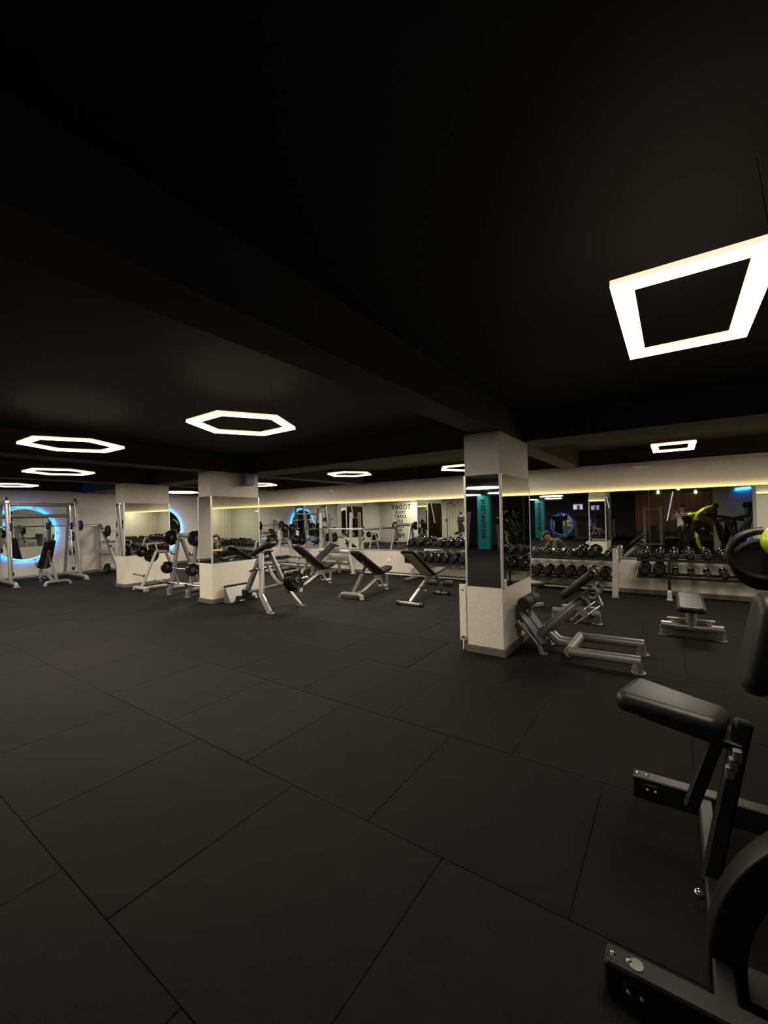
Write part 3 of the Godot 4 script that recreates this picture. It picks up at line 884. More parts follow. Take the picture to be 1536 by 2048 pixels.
func make_benches() -> void:
	adjustable_bench("adjustable black bench nearest the incline press rack, backrest raised", Vector3(-6.77, 0, -6.93), 0.0, Vector2(0.53, 0.93))
	adjustable_bench("adjustable black bench standing alone between the other two, arched silver foot", Vector3(-5.09, 0, -6.85), 0.0, Vector2(0.52, 0.86))
	adjustable_bench("adjustable black bench inside the guided-bar machine before the round mirror", Vector3(-13.45, 0, -4.08), PI / 2, Vector2(0.18, 1.1))
	# the utility bench with leg rollers
	var t := thing("roller_bench", "inclined black bench with two foam leg rollers left of centre pillar", "bench", Vector3(-3.8, 0, -6.85))
	var piv := Vector3(0, 0.43, -0.1)
	var top := Vector3(0, 0.93, 0.68)
	var al := (top - piv).normalized()
	var out := Vector3(0, -al.z, al.y) * -1.0
	if out.y < 0:
		out = -out
	var bk := cushion("backrest", piv + al * 0.02, top, out, 0.3, 0.055, t, 0.28, 0.05)
	obj("back_panel", S().beam(piv + al * 0.08 - out * 0.006, top - al * 0.06 - out * 0.006, 0.2, 0.014, 0.003, out), M.beige_board, bk)
	cushion("seat", Vector3(0, 0.445, -0.1), Vector3(0, 0.5, -0.62), Vector3.UP, 0.3, 0.045, t, 0.24, 0.05)
	obj("main_strut", S().beam(Vector3(0, 0.06, 0.58), Vector3(0, 0.42, -0.1), 0.06, 0.05, 0.008), M.silver, t)
	obj("strut_band", S().beam(Vector3(0, 0.236, 0.25), Vector3(0, 0.262, 0.2), 0.068, 0.058, 0.004), M.plastic_black, t)
	for f in [[0.59, 0.265], [-0.62, 0.18]]:
		var c := obj("cross_foot", S().tube([Vector3(-f[1] + 0.04, 0.035, f[0]), Vector3(f[1] - 0.04, 0.035, f[0])], 0.03, 12), M.silver, t)
		for s in [-1.0, 1.0]:
			obj("end_cap", S().tube([Vector3(s * (f[1] - 0.06), 0.035, f[0]), Vector3(s * f[1], 0.035, f[0])], 0.035, 12), M.plastic_black, c)
	obj("front_frame", S().tube(arc([Vector3(0, 0.4, 0.0), Vector3(0, 0.43, -0.35), Vector3(0, 0.3, -0.5), Vector3(0, 0.04, -0.62)], 0.14, 6), 0.03, 12), M.grey_steel, t)
	obj("pivot_plate", S().box(Vector3(0, 0.4, -0.1), Vector3(0.09, 0.09, 0.12), 0.01), M.silver, t)
	obj("roller_axle", S().tube([Vector3(-0.27, 0.23, -0.6), Vector3(0.27, 0.23, -0.6)], 0.012, 10), M.chrome, t)
	roller("leg_roller", Vector3(-0.27, 0.23, -0.6), Vector3(-0.06, 0.23, -0.6), 0.062, t)
	roller("leg_roller", Vector3(0.06, 0.23, -0.6), Vector3(0.27, 0.23, -0.6), 0.062, t)
	obj("grip", S().tube([Vector3(0.12, 0.4, -0.5), Vector3(0.12, 0.47, -0.66)], 0.012, 8), M.chrome, t)
	obj("knob", S().lathe([Vector2(0, 0.05), Vector2(0.018, 0.048), Vector2(0.022, 0.03), Vector2(0.008, 0.02), Vector2(0.008, 0)], axis_frame(Vector3(0.03, 0.2, 0.14), Vector3(1, -0.2, -0.3)), 14), M.yellow_knob, t)

	# the low seat bench right of the centre (short black pad on a thick silver cross tube)
	utility_seat("short flat black seat on a thick silver base at the right", Vector3(0.15, 0, -6.36), 0.0)
	utility_seat("second thick silver bench base half hidden behind the hyperextension bench", Vector3(-1.18, 0, -6.5), 0.0)

	# hyperextension bench in front of the centre pillar
	var h := thing("hyperextension_bench", "silver hyperextension bench with foam roller beside the centre pillar", "exercise bench", Vector3(-0.9, 0, -5.03))
	var o := Vector3(-0.9, 0, -5.03)
	var L := func(x: float, y: float, z: float) -> Vector3: return Vector3(x, y, z) - o
	for s in [[-4.72, -0.31], [-5.34, -0.33]]:
		var z: float = s[0]
		obj("base_rail", S().tube([L.call(-0.93, 0.105, z), L.call(-0.29, 0.115, z)], 0.05, 18), M.silver, h)
		obj("rail_foot", S().tube([L.call(-0.335, 0.12, z), L.call(-0.315, 0.004, z)], 0.048, 16), M.silver, h)
		obj("foot_flange", S().lathe([Vector2(0, 0.0), Vector2(0.065, 0.0), Vector2(0.065, 0.008), Vector2(0, 0.008)], Transform3D(Basis.IDENTITY, L.call(-0.31, 0, z)), 20), M.silver, h)
	obj("cross_tube", S().tube([L.call(-0.93, 0.105, -4.69), L.call(-0.93, 0.105, -5.37)], 0.05, 18), M.silver, h)
	obj("spine", S().tube([L.call(-0.95, 0.105, -5.03), L.call(-1.1, 0.11, -5.03), L.call(-1.27, 0.26, -5.03)], 0.058, 18), M.silver, h)
	obj("main_tube", S().tube([L.call(-1.29, 0.16, -5.03), L.call(-0.84, 0.6, -5.03)], 0.075, 20, 0.06), M.grey_steel, h)
	obj("tube_cap", S().beam(L.call(-0.842, 0.598, -5.03), L.call(-0.828, 0.612, -5.03), 0.155, 0.125, 0.006), M.black_steel, h)
	# pad on its adjustable carriage
	var pa: Vector3 = L.call(-1.0, 0.6, -5.03)
	var pb: Vector3 = L.call(-0.66, 0.9, -5.03)
	for s in [-1.0, 1.0]:
		var off := Vector3(0, 0, s * 0.12)
		cushion("thigh_pad", pa + off, pb + off, Vector3(-0.6, 0.8, 0), 0.22, 0.085, h, 0.19, 0.07)
	obj("pad_bracket", S().beam(L.call(-0.92, 0.6, -5.03), L.call(-0.7, 0.79, -5.03), 0.24, 0.02, 0.004), M.grey_steel, h)
	for s in [-1.0, 1.0]:
		obj("handle", S().tube(arc([L.call(-0.74, 0.79, -5.03 + s * 0.13), L.call(-0.655, 0.72, -5.03 + s * 0.15), L.call(-0.7, 0.64, -5.03 + s * 0.13), L.call(-0.78, 0.66, -5.03 + s * 0.1)], 0.04), 0.013, 8), M.grey_steel, h)
	obj("guide_rod", S().tube([L.call(-0.956, 0.379, -4.94), L.call(-0.69, 0.62, -4.94)], 0.008, 8), M.chrome, h)
	obj("guide_rod", S().tube([L.call(-0.915, 0.335, -4.94), L.call(-0.645, 0.578, -4.94)], 0.008, 8), M.chrome, h)
	obj("rod_end", S().beam(L.call(-0.962, 0.385, -4.94), L.call(-0.908, 0.328, -4.94), 0.02, 0.014, 0.003), M.chrome, h)
	obj("rod_end", S().beam(L.call(-0.70, 0.63, -4.94), L.call(-0.63, 0.565, -4.94), 0.024, 0.018, 0.003), M.silver, h)
	obj("rod_stay", S().beam(L.call(-0.64, 0.575, -4.95), L.call(-0.72, 0.76, -4.99), 0.03, 0.02, 0.004), M.grey_steel, h)
	obj("carriage", S().beam(L.call(-0.872, 0.528, -4.945), L.call(-0.79, 0.425, -4.945), 0.03, 0.07, 0.006, Vector3(0.7, 0.7, 0)), M.mid_steel, h)
	obj("carriage_link", S().beam(L.call(-0.83, 0.6, -5.03), L.call(-0.78, 0.52, -5.03), 0.06, 0.06, 0.006), M.grey_steel, h)
	obj("lock_knob", S().lathe([Vector2(0, 0.04), Vector2(0.024, 0.036), Vector2(0.026, 0.02), Vector2(0.01, 0.012), Vector2(0.01, 0)], axis_frame(L.call(-0.75, 0.45, -4.96), Vector3(0.3, -0.2, 1)), 16), M.plastic_black, h)
	# foot board with its two plates and red edging, foot rollers
	var fa: Vector3 = L.call(-1.24, 0.09, -5.03)
	var fb: Vector3 = L.call(-1.5, 0.43, -5.03)
	for s in [-1.0, 1.0]:
		var off := Vector3(0, 0, s * 0.115)
		var f := obj("foot_board", S().beam(fa + off, fb + off, 0.2, 0.02, 0.004, Vector3(0.8, 0.6, 0)), M.blue_grey_pad, h)
		obj("edge_line", S().beam(fa + off * 1.93 + Vector3(0.009, 0.007, 0), fb + off * 1.93 + Vector3(0.009, 0.007, 0), 0.012, 0.012, 0.002, Vector3(0.8, 0.6, 0)), M.red_line, f)
		obj("edge_line", S().beam(fa + off * 0.08 + Vector3(0.009, 0.007, 0), fb + off * 0.08 + Vector3(0.009, 0.007, 0), 0.012, 0.012, 0.002, Vector3(0.8, 0.6, 0)), M.red_line, f)
	for s in [-1.0, 1.0]:
		var z: float = -5.03 + s * 0.2
		obj("front_leg", S().tube(arc([L.call(-1.5, 0.33, z), L.call(-1.28, 0.1, z), L.call(-1.23, 0.0, z)], 0.03), 0.024, 12), M.silver, h)
		obj("leg_flange", S().lathe([Vector2(0, 0), Vector2(0.05, 0), Vector2(0.05, 0.008), Vector2(0, 0.008)], Transform3D(Basis.IDENTITY, L.call(-1.22, 0, z)), 16), M.silver, h)
	obj("roller_post", S().beam(L.call(-1.42, 0.34, -5.03), L.call(-1.4, 0.53, -5.03), 0.05, 0.03, 0.004), M.grey_steel, h)
	obj("roller_axle", S().tube([L.call(-1.42, 0.535, -4.78), L.call(-1.42, 0.535, -5.29)], 0.012, 10), M.chrome, h)
	roller("foot_roller", L.call(-1.42, 0.535, -4.79), L.call(-1.42, 0.535, -5.02), 0.07, h)
	roller("foot_roller", L.call(-1.42, 0.535, -5.05), L.call(-1.42, 0.535, -5.28), 0.07, h)


func utility_seat(label: String, at: Vector3, turn: float) -> void:
	var t := thing("utility_bench", label, "bench", at, turn)
	obj("cross_tube", S().tube([Vector3(-0.31, 0.125, 0), Vector3(0.31, 0.125, 0)], 0.052, 18), M.silver, t)
	for s in [-1.0, 1.0]:
		obj("foot", S().lathe([Vector2(0.068, 0), Vector2(0.068, 0.008), Vector2(0.052, 0.014), Vector2(0.05, 0.12), Vector2(0, 0.13)], Transform3D(Basis.IDENTITY, Vector3(s * 0.275, 0, 0)), 18), M.silver, t)
	obj("grip_strip", S().box(Vector3(0, 0.18, 0.0), Vector3(0.4, 0.008, 0.05), 0.003), M.red_line, t)
	obj("rear_bar", S().beam(Vector3(-0.25, 0.15, -0.32), Vector3(0.25, 0.15, -0.32), 0.045, 0.03, 0.008), M.white_steel, t)
	for s in [-1.0, 1.0]:
		obj("rear_foot", S().lathe([Vector2(0.04, 0), Vector2(0.04, 0.008), Vector2(0.028, 0.014), Vector2(0.026, 0.15), Vector2(0, 0.15)], Transform3D(Basis.IDENTITY, Vector3(s * 0.2, 0, -0.32)), 12), M.white_steel, t)
	obj("spine", S().beam(Vector3(0, 0.15, 0.0), Vector3(0, 0.15, -0.32), 0.08, 0.05, 0.008), M.grey_steel, t)
	if "seat" in label.split(" "):
		obj("column", S().tube([Vector3(0, 0.1, 0.0), Vector3(0, 0.345, -0.03)], 0.058, 18), M.grey_steel, t)
		cushion("seat", Vector3(0, 0.355, 0.33), Vector3(0, 0.355, -0.79), Vector3.UP, 0.28, 0.07, t, 0.3, 0.06)
		obj("pad_rail", S().beam(Vector3(0, 0.337, 0.1), Vector3(0, 0.337, -0.7), 0.06, 0.035, 0.006), M.grey_steel, t)
		obj("rear_column", S().beam(Vector3(0, 0.15, -0.32), Vector3(0, 0.32, -0.45), 0.06, 0.05, 0.006), M.grey_steel, t)
	else:
		obj("column", S().tube([Vector3(0, 0.1, 0.0), Vector3(0, 0.3, -0.03)], 0.05, 18), M.grey_steel, t)
		obj("knob", S().lathe([Vector2(0, 0.05), Vector2(0.026, 0.046), Vector2(0.028, 0.02), Vector2(0.01, 0.01), Vector2(0.01, 0)], axis_frame(Vector3(0.2, 0.13, 0.05), Vector3.BACK), 14), M.plastic_black, t)


# ------------------------------------------------------------------ machines on the left
func make_guided_bar() -> void:
	var o := Vector3(-14.0, 0, -4.1)
	var t := thing("guided_bar_machine", "tall silver guided-bar machine before the left round mirror", "weight machine", o)
	var L := func(x: float, y: float, z: float) -> Vector3: return Vector3(x, y, z) - o
	for zz in [-3.36, -4.85]:
		var s := 1.0 if zz > -4.0 else -1.0
		obj("base_rail", S().tube(arc([L.call(-13.2, 0.0, zz), L.call(-13.24, 0.085, zz), L.call(-14.75, 0.085, zz)], 0.06, 5), 0.052, 14), M.silver, t)
		obj("rail_foot", S().box(L.call(-13.2, 0.012, zz), Vector3(0.13, 0.024, 0.13), 0.006), M.silver, t)
		obj("front_post", S().tube([L.call(-13.62, 0.1, zz), L.call(-13.93, 2.1, zz)], 0.042, 14), M.silver, t)
		obj("rear_post", S().beam(L.call(-14.72, 0.1, zz), L.call(-14.4, 2.05, zz), 0.07, 0.07, 0.01), M.silver, t)
		obj("guide_rod", S().tube([L.call(-13.86, 0.3, zz - s * 0.09), L.call(-14.05, 2.05, zz - s * 0.09)], 0.016, 10), M.chrome, t)
		obj("top_bracket", S().beam(L.call(-13.86, 2.12, zz), L.call(-14.45, 2.06, zz), 0.1, 0.08, 0.012), M.silver, t)
		var w := obj("pulley", S().lathe([Vector2(0, -0.02), Vector2(0.05, -0.02), Vector2(0.055, -0.014), Vector2(0.047, 0), Vector2(0.055, 0.014), Vector2(0.05, 0.02), Vector2(0, 0.02)], axis_frame(L.call(-13.93, 2.19, zz), Vector3.BACK), 20), M.plastic_black, t)
		obj("axle", S().tube([L.call(-13.93, 2.19, zz - 0.04), L.call(-13.93, 2.19, zz + 0.04)], 0.012, 8), M.chrome, w)
		# catch hooks and plate pegs on the rear post
		for k in 6:
			obj("catch_peg", S().tube([L.call(-13.72 - 0.042 * k, 0.5 + 0.26 * k, zz), L.call(-13.64 - 0.042 * k, 0.51 + 0.26 * k, zz)], 0.011, 8), M.black_steel, t)
		for k in 2:
			obj("plate_peg", S().tube([L.call(-14.6 + 0.05 * k, 0.72 + 0.42 * k, zz), L.call(-14.6 + 0.05 * k, 0.72 + 0.42 * k, zz - s * -0.24)], 0.02, 10), M.chrome, t)
		obj("carriage", S().box(L.call(-13.97, 1.475, zz - s * 0.09), Vector3(0.07, 0.2, 0.07), 0.01), M.black_steel, t)
		obj("stopper", S().box(L.call(-13.84, 0.28, zz - s * 0.09), Vector3(0.06, 0.09, 0.06), 0.008), M.plastic_black, t)
		# cables beside the guide rods
		obj("cable", S().tube([L.call(-13.95, 2.16, zz - s * 0.05), L.call(-13.78, 0.25, zz - s * 0.05)], 0.004, 6), M.black_steel, t)
	obj("top_bar", S().tube([L.call(-14.1, 2.06, -3.36), L.call(-14.1, 2.06, -4.85)], 0.048, 14), M.silver, t)
	obj("rear_bar", S().tube([L.call(-14.43, 1.76, -3.36), L.call(-14.43, 1.76, -4.85)], 0.05, 14), M.grey_steel, t)
	obj("low_rear_bar", S().tube([L.call(-14.72, 0.085, -3.36), L.call(-14.72, 0.085, -4.85)], 0.045, 12), M.silver, t)
	# the chain hanging on the right frame
	var ch := S()
	for k in 26:
		var c: Vector3 = L.call(-13.85, 1.66 - 0.034 * k, -4.69)
		var pts := []
		for q in 9:
			var a := TAU * q / 8
			var d := Vector3(cos(a) * 0.014, sin(a) * 0.024, 0)
			if k % 2 == 1:
				d = Vector3(0, d.y, d.x)
			pts.append(c + d)
		ch.tube(pts, 0.0045, 5, -1.0, false)
	var chain := obj("chain", ch, M.chrome, t)
	chain.set_meta("kind", "stuff")
	for s in [[-4.98, 1.15, 0.15], [-4.98, 0.73, 0.15], [-3.23, 0.73, 0.15], [-3.23, 1.15, 0.15]]:
		loose_plate(Vector3(-14.6 + (0.05 if s[1] > 1.0 else 0.0), s[1], s[0]), Vector3.BACK, s[2], 0.045, "black weight plate on the %s %s peg of the guided-bar machine" % ["upper" if s[1] > 1.0 else "lower", "right" if s[0] < -4 else "left"], "plates stored on the guided-bar machine")
	var b := barbell("guided_bar", "long bar on the guided-bar machine with one plate at each end", Vector3(-13.97, 1.475, -2.8), Vector3(-13.97, 1.475, -5.4), [[0.88, 0.15, 0.05], [-0.9, 0.15, 0.05]], 0.42, 0.014)
	b.set_meta("category", "barbell")


func make_left_press() -> void:
	# bench-press station half hidden behind the leftmost pillar
	var o := Vector3(-14.3, 0, -6.35)
	var t := thing("press_station", "silver incline press frame between the guided-bar machine and leftmost pillar", "weight machine", o)
	var L := func(x: float, y: float, z: float) -> Vector3: return Vector3(x, y, z) - o
	for z in [-5.8, -6.9]:
		obj("rear_post", S().beam(L.call(-14.78, 0.0, z), L.call(-14.82, 1.42, z), 0.07, 0.06, 0.01, Vector3.RIGHT), M.silver, t)
		obj("slant_post", S().tube(arc([L.call(-14.84, 1.36, z), L.call(-14.8, 1.5, z), L.call(-14.68, 1.42, z), L.call(-13.6, 0.17, z), L.call(-13.55, 0.0, z)], 0.1, 5), 0.045, 14), M.silver, t)
		obj("brace", S().beam(L.call(-14.78, 0.57, z), L.call(-13.95, 0.57, z), 0.045, 0.07, 0.008), M.silver, t)
		for k in 4:
			obj("hook", S().beam(L.call(-14.5 + 0.13 * k, 1.24 - 0.15 * k, z), L.call(-14.43 + 0.13 * k, 1.31 - 0.15 * k, z), 0.05, 0.025, 0.004), M.black_steel, t)
	obj("base_bar", S().beam(L.call(-14.7, 0.06, -5.8), L.call(-14.7, 0.06, -6.9), 0.06, 0.06, 0.008), M.silver, t)
	obj("cross_bar", S().tube([L.call(-14.6, 0.95, -5.8), L.call(-14.6, 0.95, -6.9)], 0.04, 12), M.silver, t)
	cushion("backrest", L.call(-13.9, 0.45, -6.35), L.call(-14.45, 1.1, -6.35), Vector3(0.75, 0.65, 0), 0.28, 0.06, t, 0.26)
	cushion("seat", L.call(-13.9, 0.45, -6.35), L.call(-13.4, 0.5, -6.35), Vector3.UP, 0.3, 0.06, t, 0.24)
	obj("seat_post", S().beam(L.call(-13.6, 0.0, -6.35), L.call(-13.65, 0.44, -6.35), 0.06, 0.06, 0.008, Vector3.RIGHT), M.silver, t)
	obj("spine", S().beam(L.call(-14.7, 0.08, -6.35), L.call(-13.55, 0.08, -6.35), 0.06, 0.06, 0.008), M.silver, t)
	barbell("barbell", "barbell on the press frame behind the leftmost pillar", Vector3(-14.3, 1.29, -5.55), Vector3(-14.3, 1.29, -7.3), [[-0.6, 0.17, 0.05], [0.6, 0.17, 0.05]], 0.3)
	loose_plate(Vector3(-13.86, 0.17, -5.62), Vector3(0.15, 0.12, 1), 0.165, 0.045, "weight plate leaning at the press frame's foot, lit blue")


func make_plate_stand() -> void:
	var o := Vector3(-9.85, 0, -4.95)
	var t := thing("plate_stand", "light silver plate stand with slanted post before the leftmost pillar", "plate stand", o)
	var L := func(x: float, y: float, z: float) -> Vector3: return Vector3(x, y, z) - o
	obj("front_bar", S().beam(L.call(-10.14, 0.065, -4.67), L.call(-9.58, 0.065, -4.67), 0.09, 0.05, 0.01), M.white_steel, t)
	for x in [-10.11, -9.62]:
		obj("foot", S().box(L.call(x, 0.025, -4.67), Vector3(0.07, 0.05, 0.1), 0.008), M.white_steel, t)
	obj("slant_post", S().beam(L.call(-9.84, 0.08, -4.68), L.call(-9.8, 0.87, -4.99), 0.05, 0.06, 0.008, Vector3.RIGHT), M.white_steel, t)
	obj("top_bar", S().beam(L.call(-9.8, 0.865, -4.97), L.call(-9.8, 0.85, -5.22), 0.05, 0.045, 0.006), M.silver, t)
	obj("rear_post", S().beam(L.call(-9.8, 0.86, -5.2), L.call(-9.78, 0.06, -5.5), 0.05, 0.06, 0.008, Vector3.RIGHT), M.grey_steel, t)
	obj("base_beam", S().beam(L.call(-9.84, 0.06, -4.68), L.call(-9.8, 0.06, -5.55), 0.07, 0.05, 0.008), M.white_steel, t)
	obj("rear_foot", S().beam(L.call(-10.0, 0.04, -5.54), L.call(-9.55, 0.04, -5.54), 0.07, 0.06, 0.008), M.white_steel, t)
	obj("low_peg", S().tube([L.call(-9.83, 0.315, -4.77), L.call(-10.32, 0.345, -4.73)], 0.021, 12), M.grey_steel, t)
	obj("peg_collar", S().tube([L.call(-9.84, 0.316, -4.77), L.call(-9.9, 0.318, -4.77)], 0.034, 14), M.black_steel, t)
	obj("high_peg", S().tube([L.call(-9.8, 0.745, -4.95), L.call(-10.22, 0.86, -4.86)], 0.021, 12), M.chrome, t)
	for s in [-1.0, 1.0]:
		obj("grab_handle", S().tube(arc([L.call(-9.9, 0.86, -4.97 + s * 0.1), L.call(-10.05, 1.02, -5.0 + s * 0.1), L.call(-9.75, 1.06, -5.12 + s * 0.1)], 0.08), 0.013, 8), M.white_steel, t)
	for k in 2:
		loose_plate(Vector3(-9.86 - 0.055 * k, 0.76 + 0.014 * k, -4.937 + 0.012 * k), Vector3(-0.42, 0.115, 0.09), 0.155, 0.045, "%s weight plate on the slanted plate stand's upper peg" % ["inner", "outer"][k], "plates on the slanted stand")
	loose_plate(Vector3(-10.2, 0.853, -4.865), Vector3(-0.42, 0.115, 0.09), 0.13, 0.06, "small black plate at the tip of the plate stand's upper peg")


func make_barbell_rack() -> void:
	var o := Vector3(-8.47, 0, -5.0)
	var t := thing("barbell_rack", "silver A-frame barbell rack left of the loudspeaker pillar", "barbell rack", o)
	var L := func(x: float, y: float, z: float) -> Vector3: return Vector3(x, y, z) - o
	for x in [-8.82, -8.12]:
		obj("front_post", S().beam(L.call(x, 0.12, -4.8), L.call(x, 1.27, -4.98), 0.075, 0.07, 0.012, Vector3.RIGHT), M.silver, t)
		obj("rear_post", S().beam(L.call(x, 0.12, -5.42), L.call(x, 1.27, -5.0), 0.075, 0.06, 0.012, Vector3.RIGHT), M.silver, t)
		obj("base_rail", S().tube([L.call(x, 0.13, -4.76), L.call(x, 0.13, -5.5)], 0.05, 14), M.silver, t)
		for z in [-4.76, -5.48]:
			obj("foot", S().lathe([Vector2(0.058, 0), Vector2(0.054, 0.02), Vector2(0.052, 0.14), Vector2(0, 0.15)], Transform3D(Basis.IDENTITY, L.call(x, 0, z)), 14), M.silver, t)
		for y in [1.16, 0.86, 0.54, 0.24]:
			var zf: float = -4.8 - 0.18 * (y - 0.12) / 1.15 + 0.05
			obj("hook", S().tube(arc([L.call(x, y, zf - 0.04), L.call(x, y - 0.02, zf + 0.05), L.call(x, y + 0.045, zf + 0.07)], 0.03), 0.014, 8), M.black_steel, t)
	obj("top_tube", S().tube([L.call(-8.88, 1.24, -5.0), L.call(-8.06, 1.24, -5.0)], 0.05, 14), M.silver, t)
	obj("mid_tube", S().tube([L.call(-8.82, 0.6, -5.2), L.call(-8.12, 0.6, -5.2)], 0.035, 12), M.silver, t)
	barbell("fixed_barbell", "fixed barbell with large black plates on the rack's top hooks", Vector3(-9.08, 1.19, -4.87), Vector3(-7.86, 1.19, -4.87), [[-0.46, 0.16, 0.07], [0.46, 0.16, 0.07]], 0.0)
	barbell("fixed_barbell", "fixed barbell with medium black plates on the rack's middle hooks", Vector3(-9.12, 0.56, -4.78), Vector3(-7.82, 0.56, -4.78), [[-0.47, 0.128, 0.07], [0.47, 0.128, 0.07]], 0.0)
	barbell("bare_barbell", "bare barbell without plates on the rack's lowest hooks", Vector3(-9.36, 0.265, -4.72), Vector3(-7.6, 0.265, -4.72), [], 0.38)


func make_lever_row() -> void:
	var o := Vector3(-6.0, 0, -4.98)
	var t := thing("lever_row_machine", "silver lever row machine with chest pad beside the loudspeaker pillar", "weight machine", o)
	var L := func(x: float, y: float, z: float) -> Vector3: return Vector3(x, y, z) - o
	for s in [-1.0, 1.0]:
		var zt: float = -4.98 + s * 0.1
		var zf: float = -4.98 + s * 0.345
		obj("leg", S().beam(L.call(-6.0, 0.95, zt), L.call(-5.765, 0.235, zf - s * 0.05), 0.055, 0.095, 0.008, Vector3.RIGHT).beam(L.call(-5.775, 0.27, zf - s * 0.052), L.call(-5.5, 0.0, zf), 0.055, 0.085, 0.008, Vector3.RIGHT), M.silver, t)
		obj("leg_plate", S().box(L.call(-5.49, 0.006, zf), Vector3(0.13, 0.012, 0.09), 0.003), M.silver, t)
	obj("pad_bracket", S().beam(L.call(-6.15, 0.89, -4.98), L.call(-5.88, 1.01, -4.98), 0.2, 0.04, 0.008), M.silver, t)
	cushion("chest_pad", L.call(-6.32, 0.86, -4.98), L.call(-5.8, 1.1, -4.98), Vector3(-0.42, 0.9, 0), 0.26, 0.075, t, 0.24, 0.07)
	obj("column", S().beam(L.call(-6.15, 0.87, -4.98), L.call(-6.58, 0.16, -4.98), 0.08, 0.09, 0.012, Vector3.RIGHT), M.grey_steel, t)
	obj("base_beam", S().beam(L.call(-6.85, 0.07, -4.98), L.call(-6.35, 0.13, -4.98), 0.08, 0.07, 0.01), M.black_steel, t)
	# lever arm, its handles and the loading pin
	obj("lever", S().tube([L.call(-6.52, 0.2, -4.98), L.call(-5.3, 0.5, -4.98)], 0.026, 12), M.silver, t)
	obj("loading_pin", S().tube([L.call(-5.42, 0.47, -4.98), L.call(-4.97, 0.585, -4.98)], 0.022, 12), M.chrome, t)
	obj("pivot_block", S().box(L.call(-6.54, 0.2, -4.98), Vector3(0.12, 0.12, 0.16), 0.012), M.black_steel, t)
	obj("handle_stem", S().tube(arc([L.call(-5.62, 0.42, -4.98), L.call(-5.78, 0.5, -4.98), L.call(-5.95, 0.72, -4.98)], 0.1), 0.028, 10), M.grey_steel, t)
	obj("grip_bar", S().tube([L.call(-5.95, 0.7, -4.72), L.call(-5.95, 0.7, -5.24)], 0.014, 10), M.chrome, t)
	for s in [-1.0, 1.0]:
		obj("grip", S().tube([L.call(-5.95, 0.7, -4.98 + s * 0.26), L.call(-6.12, 0.64, -4.98 + s * 0.26)], 0.016, 10), M.plastic_black, t)
	# diamond-plate foot board
	var fa: Vector3 = L.call(-6.77, 0.012, -5.1)
	var fb: Vector3 = L.call(-6.96, 0.3, -5.1)
	var board := obj("foot_board", S().beam(fa, fb, 0.62, 0.014, 0.003, Vector3(0.84, 0.55, 0)), M.tread, t)
	var ax := (fb - fa).normalized()
	var nn := Vector3(0.84, 0.55, 0).normalized()
	nn = (nn - ax * nn.dot(ax)).normalized()
	var dia := S()
	for i in 7:
		for j in 14:
			var c := fa + ax * (0.03 + 0.046 * i) + Vector3(0, 0, -0.29 + 0.0446 * j) + nn * 0.008
			var d := (ax + Vector3(0, 0, 1.0 if (i + j) % 2 == 0 else -1.0)).normalized()
			dia.beam(c - d * 0.014, c + d * 0.014, 0.006, 0.004, 0.0015, nn)
	obj("tread_pattern", dia, M.tread, board).set_meta("kind", "stuff")
	obj("board_lip", S().beam(L.call(-6.96, 0.3, -4.79), L.call(-6.96, 0.3, -5.41), 0.05, 0.03, 0.004), M.black_steel, t)
	obj("board_side", S().prism(PackedVector2Array([Vector2(-6.98, 0.0), Vector2(-6.79, 0.0), Vector2(-6.97, 0.29)]), 0.012, Transform3D(Basis.IDENTITY, Vector3(0, 0, -4.8) - o)), M.grey_steel, t)
	for k in 3:
		var f := -5.36 + 0.062 * k
		loose_plate(Vector3(f, 0.487 + 0.0158 * k, -4.98), Vector3(0.97, 0.247, 0), 0.165 - 0.004 * k, 0.05, "%s of three black plates on the lever row machine's loading pin" % ["left", "middle", "right outermost"][k], "plates on the lever row machine")


